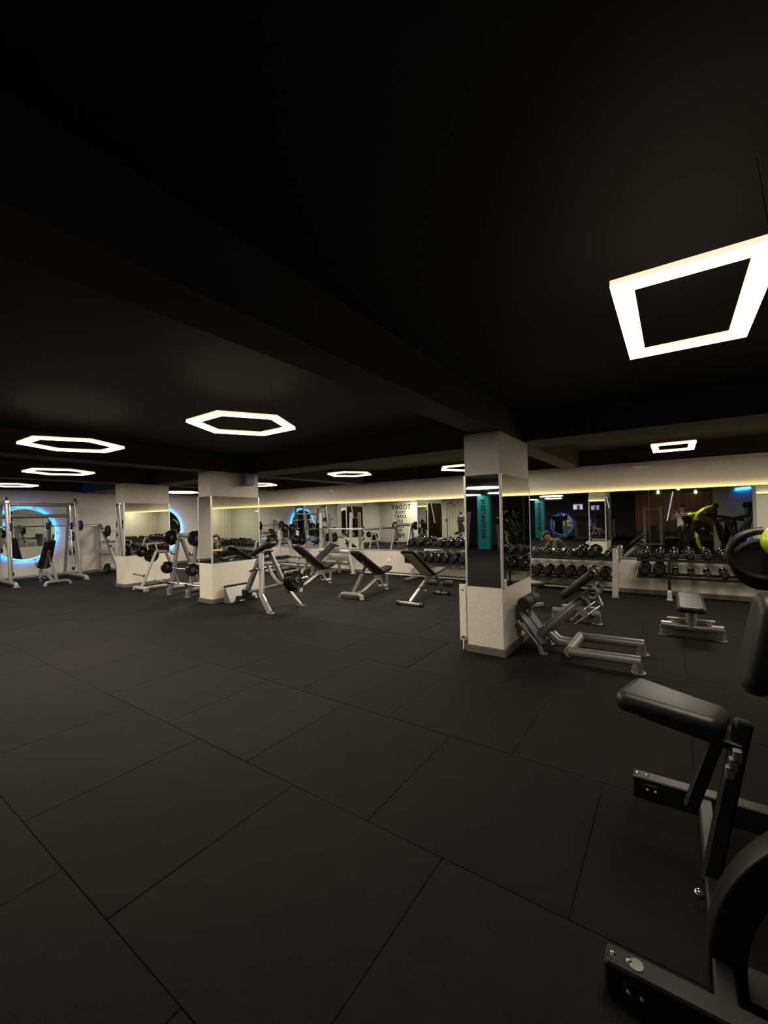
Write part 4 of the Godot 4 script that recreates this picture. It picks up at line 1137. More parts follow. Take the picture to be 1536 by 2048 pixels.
func make_presses() -> void:
	# flat bench press near the far left corner
	var o := Vector3(-9.47, 0, -8.2)
	var t := thing("bench_press", "flat bench press station before the mirror, right of the loudspeaker pillar", "bench", o)
	var L := func(x: float, y: float, z: float) -> Vector3: return Vector3(x, y, z) - o
	for x in [-9.87, -9.08]:
		obj("upright", S().beam(L.call(x, 0.0, -8.72), L.call(x, 1.19, -8.72), 0.08, 0.07, 0.012, Vector3.RIGHT), M.white_steel, t)
		obj("rest", S().tube(arc([L.call(x, 0.9, -8.7), L.call(x, 0.88, -8.6), L.call(x, 0.97, -8.56)], 0.03), 0.018, 8), M.black_steel, t)
		obj("side_foot", S().beam(L.call(x, 0.035, -8.2), L.call(x, 0.035, -9.05), 0.07, 0.06, 0.01), M.white_steel, t)
	obj("head_bar", S().tube([L.call(-9.87, 0.44, -8.72), L.call(-8.5, 0.44, -8.72)], 0.05, 12), M.silver, t)
	obj("top_panel", S().box(L.call(-9.47, 1.1, -8.74), Vector3(0.5, 0.24, 0.03), 0.006), M.print_black, t)
	obj("spotter_leg", S().beam(L.call(-8.52, 0.46, -8.72), L.call(-8.4, 0.0, -8.62), 0.07, 0.05, 0.008, Vector3.RIGHT), M.silver, t)
	obj("low_bar", S().tube([L.call(-9.87, 0.28, -8.6), L.call(-8.46, 0.28, -8.6)], 0.04, 12), M.silver, t)
	cushion("pad", L.call(-9.47, 0.42, -7.2), L.call(-9.47, 0.42, -8.66), Vector3.UP, 0.28, 0.06, t, 0.28)
	obj("pad_beam", S().beam(L.call(-9.47, 0.38, -7.3), L.call(-9.47, 0.38, -8.7), 0.07, 0.06, 0.01), M.silver, t)
	obj("front_leg", S().beam(L.call(-9.47, 0.0, -7.4), L.call(-9.47, 0.37, -7.4), 0.07, 0.07, 0.01, Vector3.RIGHT), M.silver, t)
	obj("front_foot", S().beam(L.call(-9.72, 0.03, -7.4), L.call(-9.22, 0.03, -7.4), 0.07, 0.06, 0.01), M.silver, t)
	barbell("barbell", "barbell with black plates resting on the flat bench press", Vector3(-10.5, 0.935, -8.6), Vector3(-8.42, 0.935, -8.6), [[-0.67, 0.15, 0.05], [-0.61, 0.13, 0.04], [0.66, 0.155, 0.05], [0.4, 0.14, 0.05]], 0.4)
	# spare plates on the upright horns
	for k in 2:
		loose_plate(Vector3(-9.62 + 0.3 * k, 1.27, -8.72), Vector3.RIGHT, 0.13, 0.06, "%s plate stored on top of the flat bench press" % ["left blue-lit", "right"][k], "plates on top of the bench press")
	obj("plate_horn", S().tube([L.call(-9.9, 1.27, -8.72), L.call(-9.0, 1.27, -8.72)], 0.02, 10), M.chrome, t)
	obj("horn_post", S().beam(L.call(-9.47, 1.0, -8.74), L.call(-9.47, 1.28, -8.73), 0.04, 0.03), M.silver, t)
	# incline press rack at the far wall
	var o2 := Vector3(-7.93, 0, -8.7)
	var r := thing("incline_press_rack", "white incline bench press rack against the far mirrors", "bench", o2)
	var K := func(x: float, y: float, z: float) -> Vector3: return Vector3(x, y, z) - o2
	for s in [[-8.5, 1.36, -1.0], [-7.4, 1.69, 1.0]]:
		obj("upright", S().tube(arc([K.call(s[0] + s[2] * 0.1, 0.0, -9.06), K.call(s[0], 0.42, -9.06), K.call(s[0] + s[2] * 0.02, 1.69, -9.12)], 0.15), 0.05, 14, 0.04), M.white_steel, r)
		obj("foot_plate", S().box(K.call(s[0] + s[2] * 0.1, 0.008, -9.06), Vector3(0.13, 0.016, 0.12), 0.004), M.white_steel, r)
		for k in 3:
			obj("rest", S().tube(arc([K.call(s[0], 0.9 + 0.155 * k, -9.02), K.call(s[0], 0.885 + 0.155 * k, -8.93), K.call(s[0], 0.96 + 0.155 * k, -8.89)], 0.03), 0.02, 8), M.black_steel, r)
		obj("rear_stay", S().beam(K.call(s[0], 0.3, -9.1), K.call(s[0], 0.0, -9.25), 0.05, 0.05), M.white_steel, r)
	obj("upper_bar", S().tube([K.call(-8.52, 0.61, -9.06), K.call(-7.4, 0.61, -9.06)], 0.065, 16), M.white_steel, r)
	obj("lower_bar", S().tube([K.call(-8.52, 0.3, -9.0), K.call(-7.42, 0.3, -9.0)], 0.055, 14), M.silver, r)
	obj("stand_leg", S().beam(K.call(-7.75, 0.0, -9.0), K.call(-7.75, 0.28, -9.0), 0.07, 0.06, 0.01, Vector3.RIGHT), M.silver, r)
	cushion("backrest", K.call(-7.93, 0.38, -8.3), K.call(-7.93, 0.78, -9.0), Vector3(0, 0.87, 0.5), 0.27, 0.06, r, 0.24)
	obj("back_beam", S().beam(K.call(-7.93, 0.33, -8.28), K.call(-7.93, 0.74, -9.02), 0.07, 0.05, 0.008), M.silver, r)
	cushion("seat", K.call(-7.93, 0.36, -8.3), K.call(-7.93, 0.4, -7.95), Vector3.UP, 0.28, 0.055, r, 0.24)
	obj("seat_post", S().beam(K.call(-7.93, 0.0, -8.12), K.call(-7.93, 0.35, -8.12), 0.07, 0.07, 0.01, Vector3.RIGHT), M.silver, r)
	obj("spine", S().beam(K.call(-7.93, 0.06, -8.05), K.call(-7.93, 0.06, -9.1), 0.07, 0.07, 0.01), M.silver, r)
	barbell("barbell", "bare long barbell on the incline press rack", Vector3(-9.0, 1.235, -8.9), Vector3(-6.3, 1.235, -8.9), [], 0.42)


# ------------------------------------------------------------------ the black and lime machine at the right edge
func lime_machine(label: String, seen: bool) -> Node3D:
	var o := Vector3(0.6, 0, -2.12)
	var t := thing("shoulder_press_machine", label, "weight machine", o)
	var L := func(x: float, y: float, z: float) -> Vector3: return Vector3(x, y, z) - o
	# base rails along x
	for z in [-2.7, -1.55]:
		var rl := obj("base_rail", S().beam(L.call(-0.215, 0.056, z), L.call(1.7, 0.056, z), 0.075, 0.112, 0.006), M.black_steel, t)
		for k in 2:
			obj("bolt", S().lathe([Vector2(0, 0.008), Vector2(0.007, 0.007), Vector2(0.009, 0)], Transform3D(Basis.IDENTITY, L.call(-0.195 + 0.045 * k, 0.112, z)), 10, true), M.chrome, rl)
		obj("end_plate", S().beam(L.call(-0.217, 0.056, z), L.call(-0.212, 0.056, z), 0.065, 0.1, 0.002), M.plastic_black, rl)
		var bk := obj("floor_bracket", S().prism(round_rect(0.07, 0.05, 0.01), 0.008, frame(L.call(-0.13, 0.06, z + 0.04), Vector3.BACK), 0.002), M.black_steel, rl)
		for s in [-1.0, 1.0]:
			obj("bolt", S().lathe([Vector2(0, 0.008), Vector2(0.006, 0.007), Vector2(0.008, 0)], axis_frame(L.call(-0.13 + s * 0.018, 0.058, z + 0.044), Vector3.BACK), 10, true), M.grey_steel, bk)
	obj("cross_rail", S().beam(L.call(0.1, 0.05, -1.55), L.call(0.1, 0.05, -2.7), 0.06, 0.1, 0.008), M.black_steel, t)
	obj("cross_rail", S().beam(L.call(1.6, 0.05, -1.55), L.call(1.6, 0.05, -2.7), 0.09, 0.1, 0.008), M.black_steel, t)
	# seat on its slanted post
	obj("seat_post", S().beam(L.call(0.085, 0.06, -2.12), L.call(0.215, 0.7, -2.22), 0.055, 0.06, 0.01, Vector3.RIGHT), M.black_steel, t)
	obj("seat_strut", S().beam(L.call(0.03, 0.28, -2.22), L.call(0.14, 0.62, -2.26), 0.05, 0.05, 0.008, Vector3.RIGHT), M.black_steel, t)
	for s in [-1.0, 1.0]:
		obj("post_bolt", S().lathe([Vector2(0, 0.016), Vector2(0.012, 0.013), Vector2(0.017, 0.004), Vector2(0.018, 0)], axis_frame(L.call(0.075 + s * 0.028, 0.055, -2.045), Vector3(-0.2, 0.5, 1)), 14, true), M.chrome, t)
	for k in 3:
		obj("step_block", S().box(L.call(0.16 + 0.012 * k, 0.52 + 0.035 * k, -2.13), Vector3(0.03, 0.05, 0.03), 0.004), M.grey_steel, t)
	cushion("seat", L.call(-0.22, 0.645, -2.33), L.call(0.16, 0.615, -2.24), Vector3(0.05, 1, 0), 0.3, 0.085, t, 0.22, 0.05)
	obj("seat_plate", S().beam(L.call(-0.14, 0.635, -2.31), L.call(0.22, 0.6, -2.24), 0.16, 0.035, 0.006), M.black_steel, t)
	# backrest
	cushion("backrest", L.call(0.28, 0.83, -2.2), L.call(0.35, 1.21, -2.2), Vector3(-1, 0.1, 0), 0.26, 0.085, t, 0.24, 0.07)
	obj("back_post", S().beam(L.call(0.36, 0.1, -2.2), L.call(0.42, 1.5, -2.2), 0.08, 0.09, 0.01, Vector3.RIGHT), M.black_steel, t)
	# rear frame
	obj("top_beam", S().beam(L.call(0.42, 1.5, -2.12), L.call(1.74, 1.24, -2.12), 0.09, 0.08, 0.01), M.black_steel, t)
	obj("rear_leg", S().beam(L.call(1.5, 1.28, -2.12), L.call(1.2, 0.1, -1.8), 0.09, 0.09, 0.01, Vector3.RIGHT), M.black_steel, t)
	obj("rear_leg", S().beam(L.call(1.5, 1.28, -2.12), L.call(1.62, 0.1, -2.5), 0.09, 0.09, 0.01, Vector3.RIGHT), M.black_steel, t)
	obj("pivot_head", S().box(L.call(0.95, 1.5, -2.12), Vector3(0.3, 0.2, 0.5), 0.03), M.black_steel, t)
	# two lime arms: from the pivot forward and down to the handles, and counter arms with plate horns
	for s in [-1.0, 1.0]:
		var z: float = -2.12 + s * 0.42
		obj("press_arm", S().tube(arc([L.call(1.02, 1.68, z), L.call(0.82, 1.62, z + s * 0.06), L.call(0.56, 1.4, z + s * 0.14), L.call(0.6, 1.26, z + s * 0.14)], 0.12, 6), 0.055, 14, 0.045), M.lime, t)
		obj("arm_hub", S().lathe([Vector2(0, -0.06), Vector2(0.07, -0.06), Vector2(0.085, -0.045), Vector2(0.085, 0.045), Vector2(0.07, 0.06), Vector2(0, 0.06)], axis_frame(L.call(1.04, 1.68, z), Vector3.BACK), 24), M.gloss_rubber, t)
		obj("hand_grip", S().tube([L.call(0.6, 1.27, z + s * 0.14), L.call(0.42, 1.2, z + s * 0.12)], 0.02, 12), M.plastic_black, t)
		obj("counter_arm", S().tube(arc([L.call(0.62, 0.95, z), L.call(0.58, 0.72, z + s * 0.05), L.call(0.66, 0.4, z + s * 0.05), L.call(0.78, 0.32, z + s * 0.05)], 0.12, 6), 0.05, 14, 0.04), M.lime, t)
		obj("link", S().tube(arc([L.call(0.6, 1.28, z + s * 0.1), L.call(0.75, 1.05, z + s * 0.02), L.call(0.62, 0.93, z)], 0.08), 0.035, 12), M.black_steel, t)
		obj("link_arm", S().beam(L.call(0.83, 0.94, z), L.call(1.02, 0.78, z), 0.06, 0.05, 0.01), M.lime, t)
		obj("plate_horn", S().tube([L.call(0.72, 1.0, z), L.call(0.72, 1.0, z + s * 0.3)], 0.022, 12), M.chrome, t)
		obj("brace", S().beam(L.call(1.0, 1.5, z), L.call(1.18, 0.6, z * 0.6 - 0.85), 0.05, 0.06, 0.01), M.black_steel, t)
		obj("brace_low", S().tube(arc([L.call(0.95, 1.45, -2.12 + s * 0.2), L.call(1.25, 0.9, -2.12 + s * 0.25), L.call(1.2, 0.1, -2.12 + s * 0.35)], 0.2), 0.035, 12), M.black_steel, t)
	# the near handle arm that reaches into the frame: lime ball end and black guard ring
	obj("near_arm", S().lathe([Vector2(0, -0.09), Vector2(0.022, -0.087), Vector2(0.042, -0.078), Vector2(0.06, -0.062), Vector2(0.073, -0.042), Vector2(0.081, -0.018), Vector2(0.084, 0.005), Vector2(0.082, 0.03), Vector2(0.077, 0.06), Vector2(0.068, 0.12), Vector2(0.055, 0.3), Vector2(0, 0.3)], axis_frame(L.call(0.418, 1.405, -2.6), Vector3(1, 0.25, 0.15)), 40, true), M.lime, t)
	var guard := []
	for k in 15:
		var a := deg_to_rad(95 + 180.0 * k / 14)
		guard.append(L.call(0.36 + cos(a) * 0.14, 1.335 + sin(a) * 0.115, -2.66))
	obj("guard_ring", S().tube(guard, 0.024, 10, 0.018), M.black_steel, t)
	obj("guard_disc", S().lathe([Vector2(0, -0.02), Vector2(0.11, -0.02), Vector2(0.125, -0.008), Vector2(0.125, 0.008), Vector2(0.11, 0.02), Vector2(0, 0.02)], axis_frame(L.call(0.35, 1.285, -2.7), Vector3(0.15, 0.25, 1)), 32), M.print_black, t)
	# curved front cover low at the frame's corner
	var cover := PackedVector2Array()
	for k in 29:
		var a := PI + 0.1 - deg_to_rad(95.0) * k / 28
		cover.append(Vector2(0.71 + cos(a) * 0.65, 0.07 + sin(a) * 0.65))
	for k in 29:
		var a := PI + 0.1 - deg_to_rad(95.0) * (28 - k) / 28
		cover.append(Vector2(0.71 + cos(a) * 0.55, 0.07 + sin(a) * 0.55))
	obj("front_cover", S().prism(cover, 0.1, Transform3D(Basis.IDENTITY, Vector3(0, 0.004, -1.78) - o), 0.01, 3), M.black_steel, t)
	obj("cover_foot", S().box(L.call(0.16, 0.012, -1.78), Vector3(0.16, 0.024, 0.14), 0.006), M.black_steel, t)
	obj("rail_badge", S().lathe([Vector2(0.022, 0.0), Vector2(0.021, 0.003), Vector2(0, 0.004)], Transform3D(Basis.IDENTITY, L.call(-0.13, 0.112, -1.55)), 20), M.grey_steel, t)
	if not seen:
		return t
	for s in [-1.0, 1.0]:
		loose_plate(Vector3(0.72, 1.0, -2.12 + s * 0.58), Vector3.BACK, 0.2, 0.05, "black weight plate on the %s horn of the lime press machine" % ["far" if s < 0 else "near"], "plates on the lime press machine")
	return t


func make_lime_machine() -> void:
	lime_machine("black plate-loaded press machine with lime arms at the right edge", true)
	var t := lime_machine("second lime press machine right of the frame, seen in the mirrors", false)
	t.position = Vector3(2.14, 0, -3.4)
	t.rotation.y = PI


# ------------------------------------------------------------------ what the mirrors show of the room behind the camera
func text_mesh(words: String, size: float, m: Material, parent: Node, called: String, at: Vector3, basis: Basis, bold := true) -> void:
	var tm := TextMesh.new()
	var f := SystemFont.new()
	f.font_names = PackedStringArray(["Droid Sans"])
	f.font_weight = 700 if bold else 400
	tm.font = f
	tm.text = words
	tm.font_size = 64
	tm.pixel_size = size / 46.0
	tm.depth = 0.006
	var o := MeshInstance3D.new()
	o.mesh = tm
	o.material_override = m
	put(parent, o, called)
	o.transform = Transform3D(basis, at)


func make_rear() -> void:
	# slogan wall: a partition facing the far mirrors
	var zp := 2.6
	var facing := Basis(Vector3.LEFT, Vector3.UP, Vector3.FORWARD)
	var w := struct("wall_partition", S().box(Vector3(-11.9, WALL_TOP / 2, zp + 0.1), Vector3(6.0, WALL_TOP, 0.2), 0.0), M.plaster, "cream partition wall with a slogan, seen mirrored behind the benches", "wall")
	obj("upper_band", S().box(Vector3(-11.9, (CEIL_Y + WALL_TOP) / 2, zp + 0.1), Vector3(6.0, CEIL_Y - WALL_TOP, 0.2), 0.0), M.black_paint, w)
	var sl := thing("wall_slogan", "black slogan lettering beginning TODAY on the cream partition wall", "lettering", Vector3(-13.3, 1.6, zp - 0.004))
	text_mesh("TODAY", 0.3, M.print_black, sl, "heading", Vector3(-0.05, 0.5, 0), facing)
	text_mesh("YOUR", 0.2, M.print_black, sl, "line", Vector3(-0.1, 0.2, 0), facing)
	text_mesh("START", 0.2, M.print_black, sl, "line", Vector3(-0.1, -0.06, 0), facing)
	text_mesh("EAT", 0.2, M.print_black, sl, "line", Vector3(-0.15, -0.32, 0), facing)
	text_mesh("LIVE", 0.2, M.print_black, sl, "line", Vector3(-0.15, -0.64, 0), facing)
	text_mesh("BE", 0.18, M.print_black, sl, "line", Vector3(-0.15, -0.88, 0), facing)
	text_mesh("PRO", 0.28, M.print_black, sl, "line", Vector3(-0.2, -1.2, 0), facing)
	var cu := thing("curtain", "long pale curtain beside the dark doorway of the partition", "curtain", Vector3(-9.6, 0, zp - 0.06))
	for k in 14:
		obj("fold", S().tube([Vector3(-0.62 + 0.095 * k, 0.02, 0.012 * (k % 2)), Vector3(-0.62 + 0.095 * k, 2.35, 0.012 * (k % 2))], 0.052, 10, 0.014), M.curtain, cu)
	var tw := thing("cable_tower", "slim silver cable tower in front of the curtain", "weight machine", Vector3(-9.95, 0, zp - 0.8))
	obj("post", S().tube([Vector3(0, 0, 0), Vector3(0, 2.2, 0)], 0.035, 12), M.silver, tw)
	obj("arm", S().tube(arc([Vector3(0, 2.15, 0), Vector3(0.25, 2.24, 0), Vector3(0.5, 2.02, 0)], 0.1), 0.02, 10), M.black_steel, tw)
	obj("base", S().box(Vector3(0.1, 0.03, 0), Vector3(0.6, 0.06, 0.4), 0.01), M.silver, tw)
	obj("carriage", S().box(Vector3(-0.02, 1.3, -0.04), Vector3(0.08, 0.14, 0.1), 0.01), M.plastic_black, tw)
	# the teal column with its lettering
	var b := struct_node("banner_column", "teal column lettered MOTIVATION, seen in the mirrors", "column", Vector3(-7.05, 0, 9.3))
	obj("shaft", S().box(Vector3(0, CEIL_Y / 2 - 0.08, 0), Vector3(0.55, CEIL_Y - 0.16, 0.3), 0.006), M.teal, b)
	# letters climb the column, reading upwards
	text_mesh("MOTIVATION", 0.2, M.print_black, b, "lettering", Vector3(0, 1.36, -0.152), Basis(Vector3.UP, Vector3.RIGHT, Vector3.FORWARD))
	# leaning boards left of the banner
	for k in 3:
		var lb := tag(obj("leaning_board", S().beam(Vector3(-8.1 - 0.3 * k, 0.01, 9.6), Vector3(-8.05 - 0.3 * k, 1.7 - 0.1 * k, 9.9), 0.22, 0.03, 0.004, Vector3.FORWARD), [M.grey_steel, M.wood_brown, M.dark_wall][k]), ["grey", "brown", "dark"][k] + " tall board leaning left of the teal column", "board")
		lb.set_meta("group", "boards beside the teal column")
	# brown timber wall with spot lights behind the photographer
	var bw := struct("wall_timber", S().box(Vector3(0.1, CEIL_Y / 2, 8.1), Vector3(3.6, CEIL_Y, 0.12), 0.0), M.dark_wall, "dark partition with brown timber boards behind the camera", "wall")
	for k in 12:
		obj("plank", S().box(Vector3(-1.55 + 0.3 * k, 1.5, 8.03), Vector3(0.29, 2.0, 0.02), 0.004), M.wood_brown, bw)
	for p in [Vector3(-0.6, 2.55, 6.2), Vector3(0.9, 2.5, 6.6), Vector3(0.2, 2.62, 4.4)]:
		var sp := thing("spot_lamp", "small warm ceiling spot %s" % ("left of the timber wall" if p.x < 0 else ("right of the timber wall" if p.x > 0.5 else "just behind the camera")), "spot lamp", p)
		obj("bulb", S().lathe([Vector2(0, -0.045), Vector2(0.03, -0.035), Vector2(0.045, 0.0), Vector2(0.03, 0.035), Vector2(0, 0.045)], Transform3D.IDENTITY, 14, true), M.spot_glow, sp)
		obj("stem", S().tube([Vector3(0, 0.04, 0), Vector3(0, CEIL_Y - p.y, 0)], 0.02, 10), M.black_steel, sp)
		var l := OmniLight3D.new()
		l.light_energy = 0.1
		l.light_color = Color(1, 0.85, 0.62)
		l.light_size = 0.04
		l.omni_range = 30.0
		l.omni_attenuation = 2.0
		l.shadow_enabled = true
		put(sp, l, "spot_light")
		l.position = Vector3(0, -0.07, 0)
	var tb := thing("tube_lamp", "slanted white light tube before the timber wall", "light tube", Vector3(-0.12, 1.75, 7.7))
	obj("light_tube", S().tube([Vector3(-0.16, -0.7, 0), Vector3(0.12, 0.8, 0)], 0.016, 10), M.tube_glow, tb)
	obj("stand", S().tube([Vector3(-0.16, -0.7, 0), Vector3(-0.18, -1.75, 0)], 0.02, 8), M.black_steel, tb)
	# bluish lit stub wall at the right
	var st := struct("wall_stub", S().box(Vector3(1.85, CEIL_Y / 2, 2.1), Vector3(1.15, CEIL_Y, 0.12), 0.0), M.plaster, "short wall lit blue by light bars, seen mirrored at the right", "wall")
	st.set_meta("category", "wall")
	for q in [[Vector3(1.95, 2.33, 2.0), Vector3(2.38, 2.37, 2.0)], [Vector3(1.9, 0.42, 2.0), Vector3(2.3, 0.26, 2.0)]]:
		var bl := thing("light_bar", "bright blue light bar at the %s of the short blue wall" % ["top" if q[0].y > 1 else "bottom"], "light bar", (q[0] + q[1]) / 2)
		var c: Vector3 = (q[0] + q[1]) / 2
		obj("light_tube", S().beam(q[0] - c, q[1] - c, 0.04, 0.07, 0.01), M.blue_tube_glow, bl)
		bar_light(bl, "bar_light", q[0] - c + Vector3(0, 0, -0.03), q[1] - c + Vector3(0, 0, -0.03), 0.06, Vector3(0, -0.4 if q[0].y > 1 else 0.4, -1), 0.3, Color(0.12, 0.45, 1.0))
		bar_light(bl, "bar_light", q[0] - c + Vector3(0, 0.0, 0.025), q[1] - c + Vector3(0, 0, 0.025), 0.04, Vector3(0, -1.0 if q[0].y > 1 else 1.0, 0.35), 0.9, Color(0.12, 0.45, 1.0))
	# screens on the rear wall
	for k in 1:
		var tv := thing("television", "bright television on the far rear wall, seen mirrored", "television", Vector3(-5.25 + 2.3 * k, 1.95, BACK_Z - 0.05))
		obj("case", S().box(Vector3(0, 0, 0), Vector3(0.62, 0.38, 0.06), 0.01), M.plastic_black, tv)
		var img := Image.create(64, 36, false, Image.FORMAT_RGB8)
		img.fill(Color(0.75, 0.78, 0.85))
		img.fill_rect(Rect2i(20, 6, 18, 30), Color(0.3, 0.14, 0.17))
		img.fill_rect(Rect2i(24, 2, 9, 9), Color(0.65, 0.42, 0.36))
		img.fill_rect(Rect2i(44, 14, 14, 14), Color(0.95, 0.95, 0.97))
		var m := StandardMaterial3D.new()
		m.resource_name = "screen_picture"
		m.albedo_color = Color.BLACK
		m.emission_enabled = true
		m.emission = Color.BLACK
		m.emission_texture = ImageTexture.create_from_image(img)
		m.emission_energy_multiplier = 0.9
		var qm := QuadMesh.new()
		qm.size = Vector2(0.58, 0.34)
		var s := MeshInstance3D.new()
		s.mesh = qm
		s.material_override = m
		put(tv, s, "screen")
		s.transform = Transform3D(facing, Vector3(0, 0, -0.032))
	# dark cardio machines in the rear, low black silhouettes in the mirrors
	for k in 3:
		treadmill(Vector3(-5.6 + 1.25 * k, 0, 8.6), "black treadmill %s, in the dark rear of the gym" % ["left of three", "middle of three", "right of three"][k])
	var rc := thing("curtain", "long pale curtain along the right wall, seen in the pillar mirrors", "curtain", Vector3(RIGHT_X - 0.06, 0, -7.2))
	for k in 36:
		obj("fold", S().tube([Vector3(0.014 * (k % 2), 0.02, -1.8 + 0.1 * k), Vector3(0.014 * (k % 2), 2.4, -1.8 + 0.1 * k)], 0.056, 10, 0.016, true, Vector3.RIGHT), M.curtain, rc)
	# two fan towers / cable columns right behind the photographer
	var cm := thing("cable_machine", "silver cable machine with two columns behind the camera", "weight machine", Vector3(-0.8, 0, 4.6))
	for s in [-1.0, 1.0]:
		obj("column", S().box(Vector3(s * 0.32, 0.86, 0), Vector3(0.12, 1.72, 0.16), 0.012), M.silver, cm)
		obj("cap_lamp_cover", S().box(Vector3(s * 0.32, 1.74, 0), Vector3(0.14, 0.04, 0.18), 0.008), M.chrome, cm)
	obj("cross_member", S().beam(Vector3(-0.38, 1.66, 0), Vector3(0.38, 1.66, 0), 0.08, 0.1), M.grey_steel, cm)
	obj("base", S().box(Vector3(0, 0.04, 0), Vector3(0.9, 0.08, 0.5), 0.01), M.grey_steel, cm)
	obj("weight_stack", S().box(Vector3(0, 0.5, 0), Vector3(0.3, 0.8, 0.12), 0.006), M.black_steel, cm)


func treadmill(at: Vector3, label: String) -> void:
	var t := thing("treadmill", label, "treadmill", at, 0.0, "treadmills in the rear")
	obj("deck", S().box(Vector3(0, 0.1, 0.2), Vector3(0.75, 0.16, 1.8), 0.03), M.plastic_black, t)
	obj("belt", S().box(Vector3(0, 0.185, 0.25), Vector3(0.5, 0.012, 1.6), 0.004), M.rubber, t)
	for s in [-1.0, 1.0]:
		obj("side_post", S().beam(Vector3(s * 0.36, 0.15, -0.55), Vector3(s * 0.36, 1.15, -0.7), 0.06, 0.1, 0.01, Vector3.RIGHT), M.grey_steel, t)
		obj("handrail", S().tube([Vector3(s * 0.36, 1.0, -0.65), Vector3(s * 0.36, 0.98, -0.2)], 0.022, 10), M.plastic_black, t)
	obj("console", S().box(Vector3(0, 1.25, -0.7), Vector3(0.8, 0.35, 0.08), 0.02, Basis(Vector3.RIGHT, -0.4)), M.plastic_black, t)


# ------------------------------------------------------------------ people (only their mirror images are in the picture)
func flesh(st: SurfaceTool, bones: Array, cell: float) -> void:
	# bones: [a, b, radius at a, radius at b, blend]; meshed as surface nets
	var lo := Vector3.ONE * 1e9
	var hi := -lo
	for q in bones:
		var r: float = maxf(q[2], q[3]) + cell * 2.5
		for p in [q[0], q[1]]:
			lo = lo.min(p - Vector3.ONE * r)
			hi = hi.max(p + Vector3.ONE * r)
	var n := Vector3i(((hi - lo) / cell).ceil()) + Vector3i.ONE
	var nx := n.x
	var nxy := n.x * n.y
	var g := PackedFloat32Array()
	g.resize(nxy * n.z)
	g.fill(10.0)
	for q in bones:
		var a: Vector3 = q[0]
		var ab: Vector3 = q[1] - a
		var l2 := maxf(ab.length_squared(), 1e-9)
		var ra: float = q[2]
		var rb: float = q[3]
		var k: float = q[4]
		var reach := maxf(ra, rb) + cell * 2.0 + k
		var b0 := Vector3i(((a.min(q[1]) - Vector3.ONE * reach - lo) / cell).floor()).clamp(Vector3i.ZERO, n - Vector3i.ONE)
		var b1 := Vector3i(((a.max(q[1]) + Vector3.ONE * reach - lo) / cell).ceil()).clamp(Vector3i.ZERO, n - Vector3i.ONE)
		for z in range(b0.z, b1.z + 1):
			for y in range(b0.y, b1.y + 1):
				var row := z * nxy + y * nx
				for x in range(b0.x, b1.x + 1):
					var p := lo + Vector3(x, y, z) * cell - a
					var t := clampf(p.dot(ab) / l2, 0.0, 1.0)
					var d := (p - ab * t).length() - (ra + (rb - ra) * t)
					var o := g[row + x]
					var h := maxf(k - absf(o - d), 0.0) / k
					g[row + x] = minf(o, d) - h * h * k * 0.25
	var idx := {}
	var verts := PackedVector3Array()
	var corner := [0, 1, nx, nx + 1, nxy, nxy + 1, nxy + nx, nxy + nx + 1]
	var cpos := [Vector3(0, 0, 0), Vector3(1, 0, 0), Vector3(0, 1, 0), Vector3(1, 1, 0), Vector3(0, 0, 1), Vector3(1, 0, 1), Vector3(0, 1, 1), Vector3(1, 1, 1)]
	var edges := [[0, 1], [2, 3], [4, 5], [6, 7], [0, 2], [1, 3], [4, 6], [5, 7], [0, 4], [1, 5], [2, 6], [3, 7]]
	for z in n.z - 1:
		for y in n.y - 1:
			for x in nx - 1:
				var i := z * nxy + y * nx + x
				var v0 := g[i] < 0.0
				if v0 == (g[i + 1] < 0.0) and v0 == (g[i + nx] < 0.0) and v0 == (g[i + nxy] < 0.0) and v0 == (g[i + nx + 1] < 0.0) and v0 == (g[i + nxy + 1] < 0.0) and v0 == (g[i + nxy + nx] < 0.0) and v0 == (g[i + nxy + nx + 1] < 0.0):
					continue
				var sum := Vector3.ZERO
				var c := 0
				for e in edges:
					var p: float = g[i + corner[e[0]]]
					var q: float = g[i + corner[e[1]]]
					if (p < 0.0) != (q < 0.0):
						sum += cpos[e[0]].lerp(cpos[e[1]], p / (p - q))
						c += 1
				idx[i] = verts.size()
				verts.append(lo + (Vector3(x, y, z) + sum / c) * cell)
	for i in idx:
		var a := g[i]
		for d in [[1, nx, nxy], [nx, nxy, 1], [nxy, 1, nx]]:
			var b := g[i + d[0]]
			if (a < 0.0) == (b < 0.0):
				continue
			if not (idx.has(i - d[1]) and idx.has(i - d[2]) and idx.has(i - d[1] - d[2])):
				continue
			var p0 := verts[idx[i]]
			var p1 := verts[idx[i - d[1]]]
			var p2 := verts[idx[i - d[1] - d[2]]]
			var p3 := verts[idx[i - d[2]]]
			var q := [p0, p1, p2, p0, p2, p3] if a >= 0.0 else [p0, p2, p1, p0, p3, p2]
			for v in q:
				st.set_smooth_group(1)
				st.add_vertex(v)


func flesh_mesh(list: Array) -> ArrayMesh:  # [[bones, cell], ...] joined into one mesh
	var st := SurfaceTool.new()
	st.begin(Mesh.PRIMITIVE_TRIANGLES)
	for q in list:
		flesh(st, q[0], q[1])
	st.generate_normals()
	return st.commit()


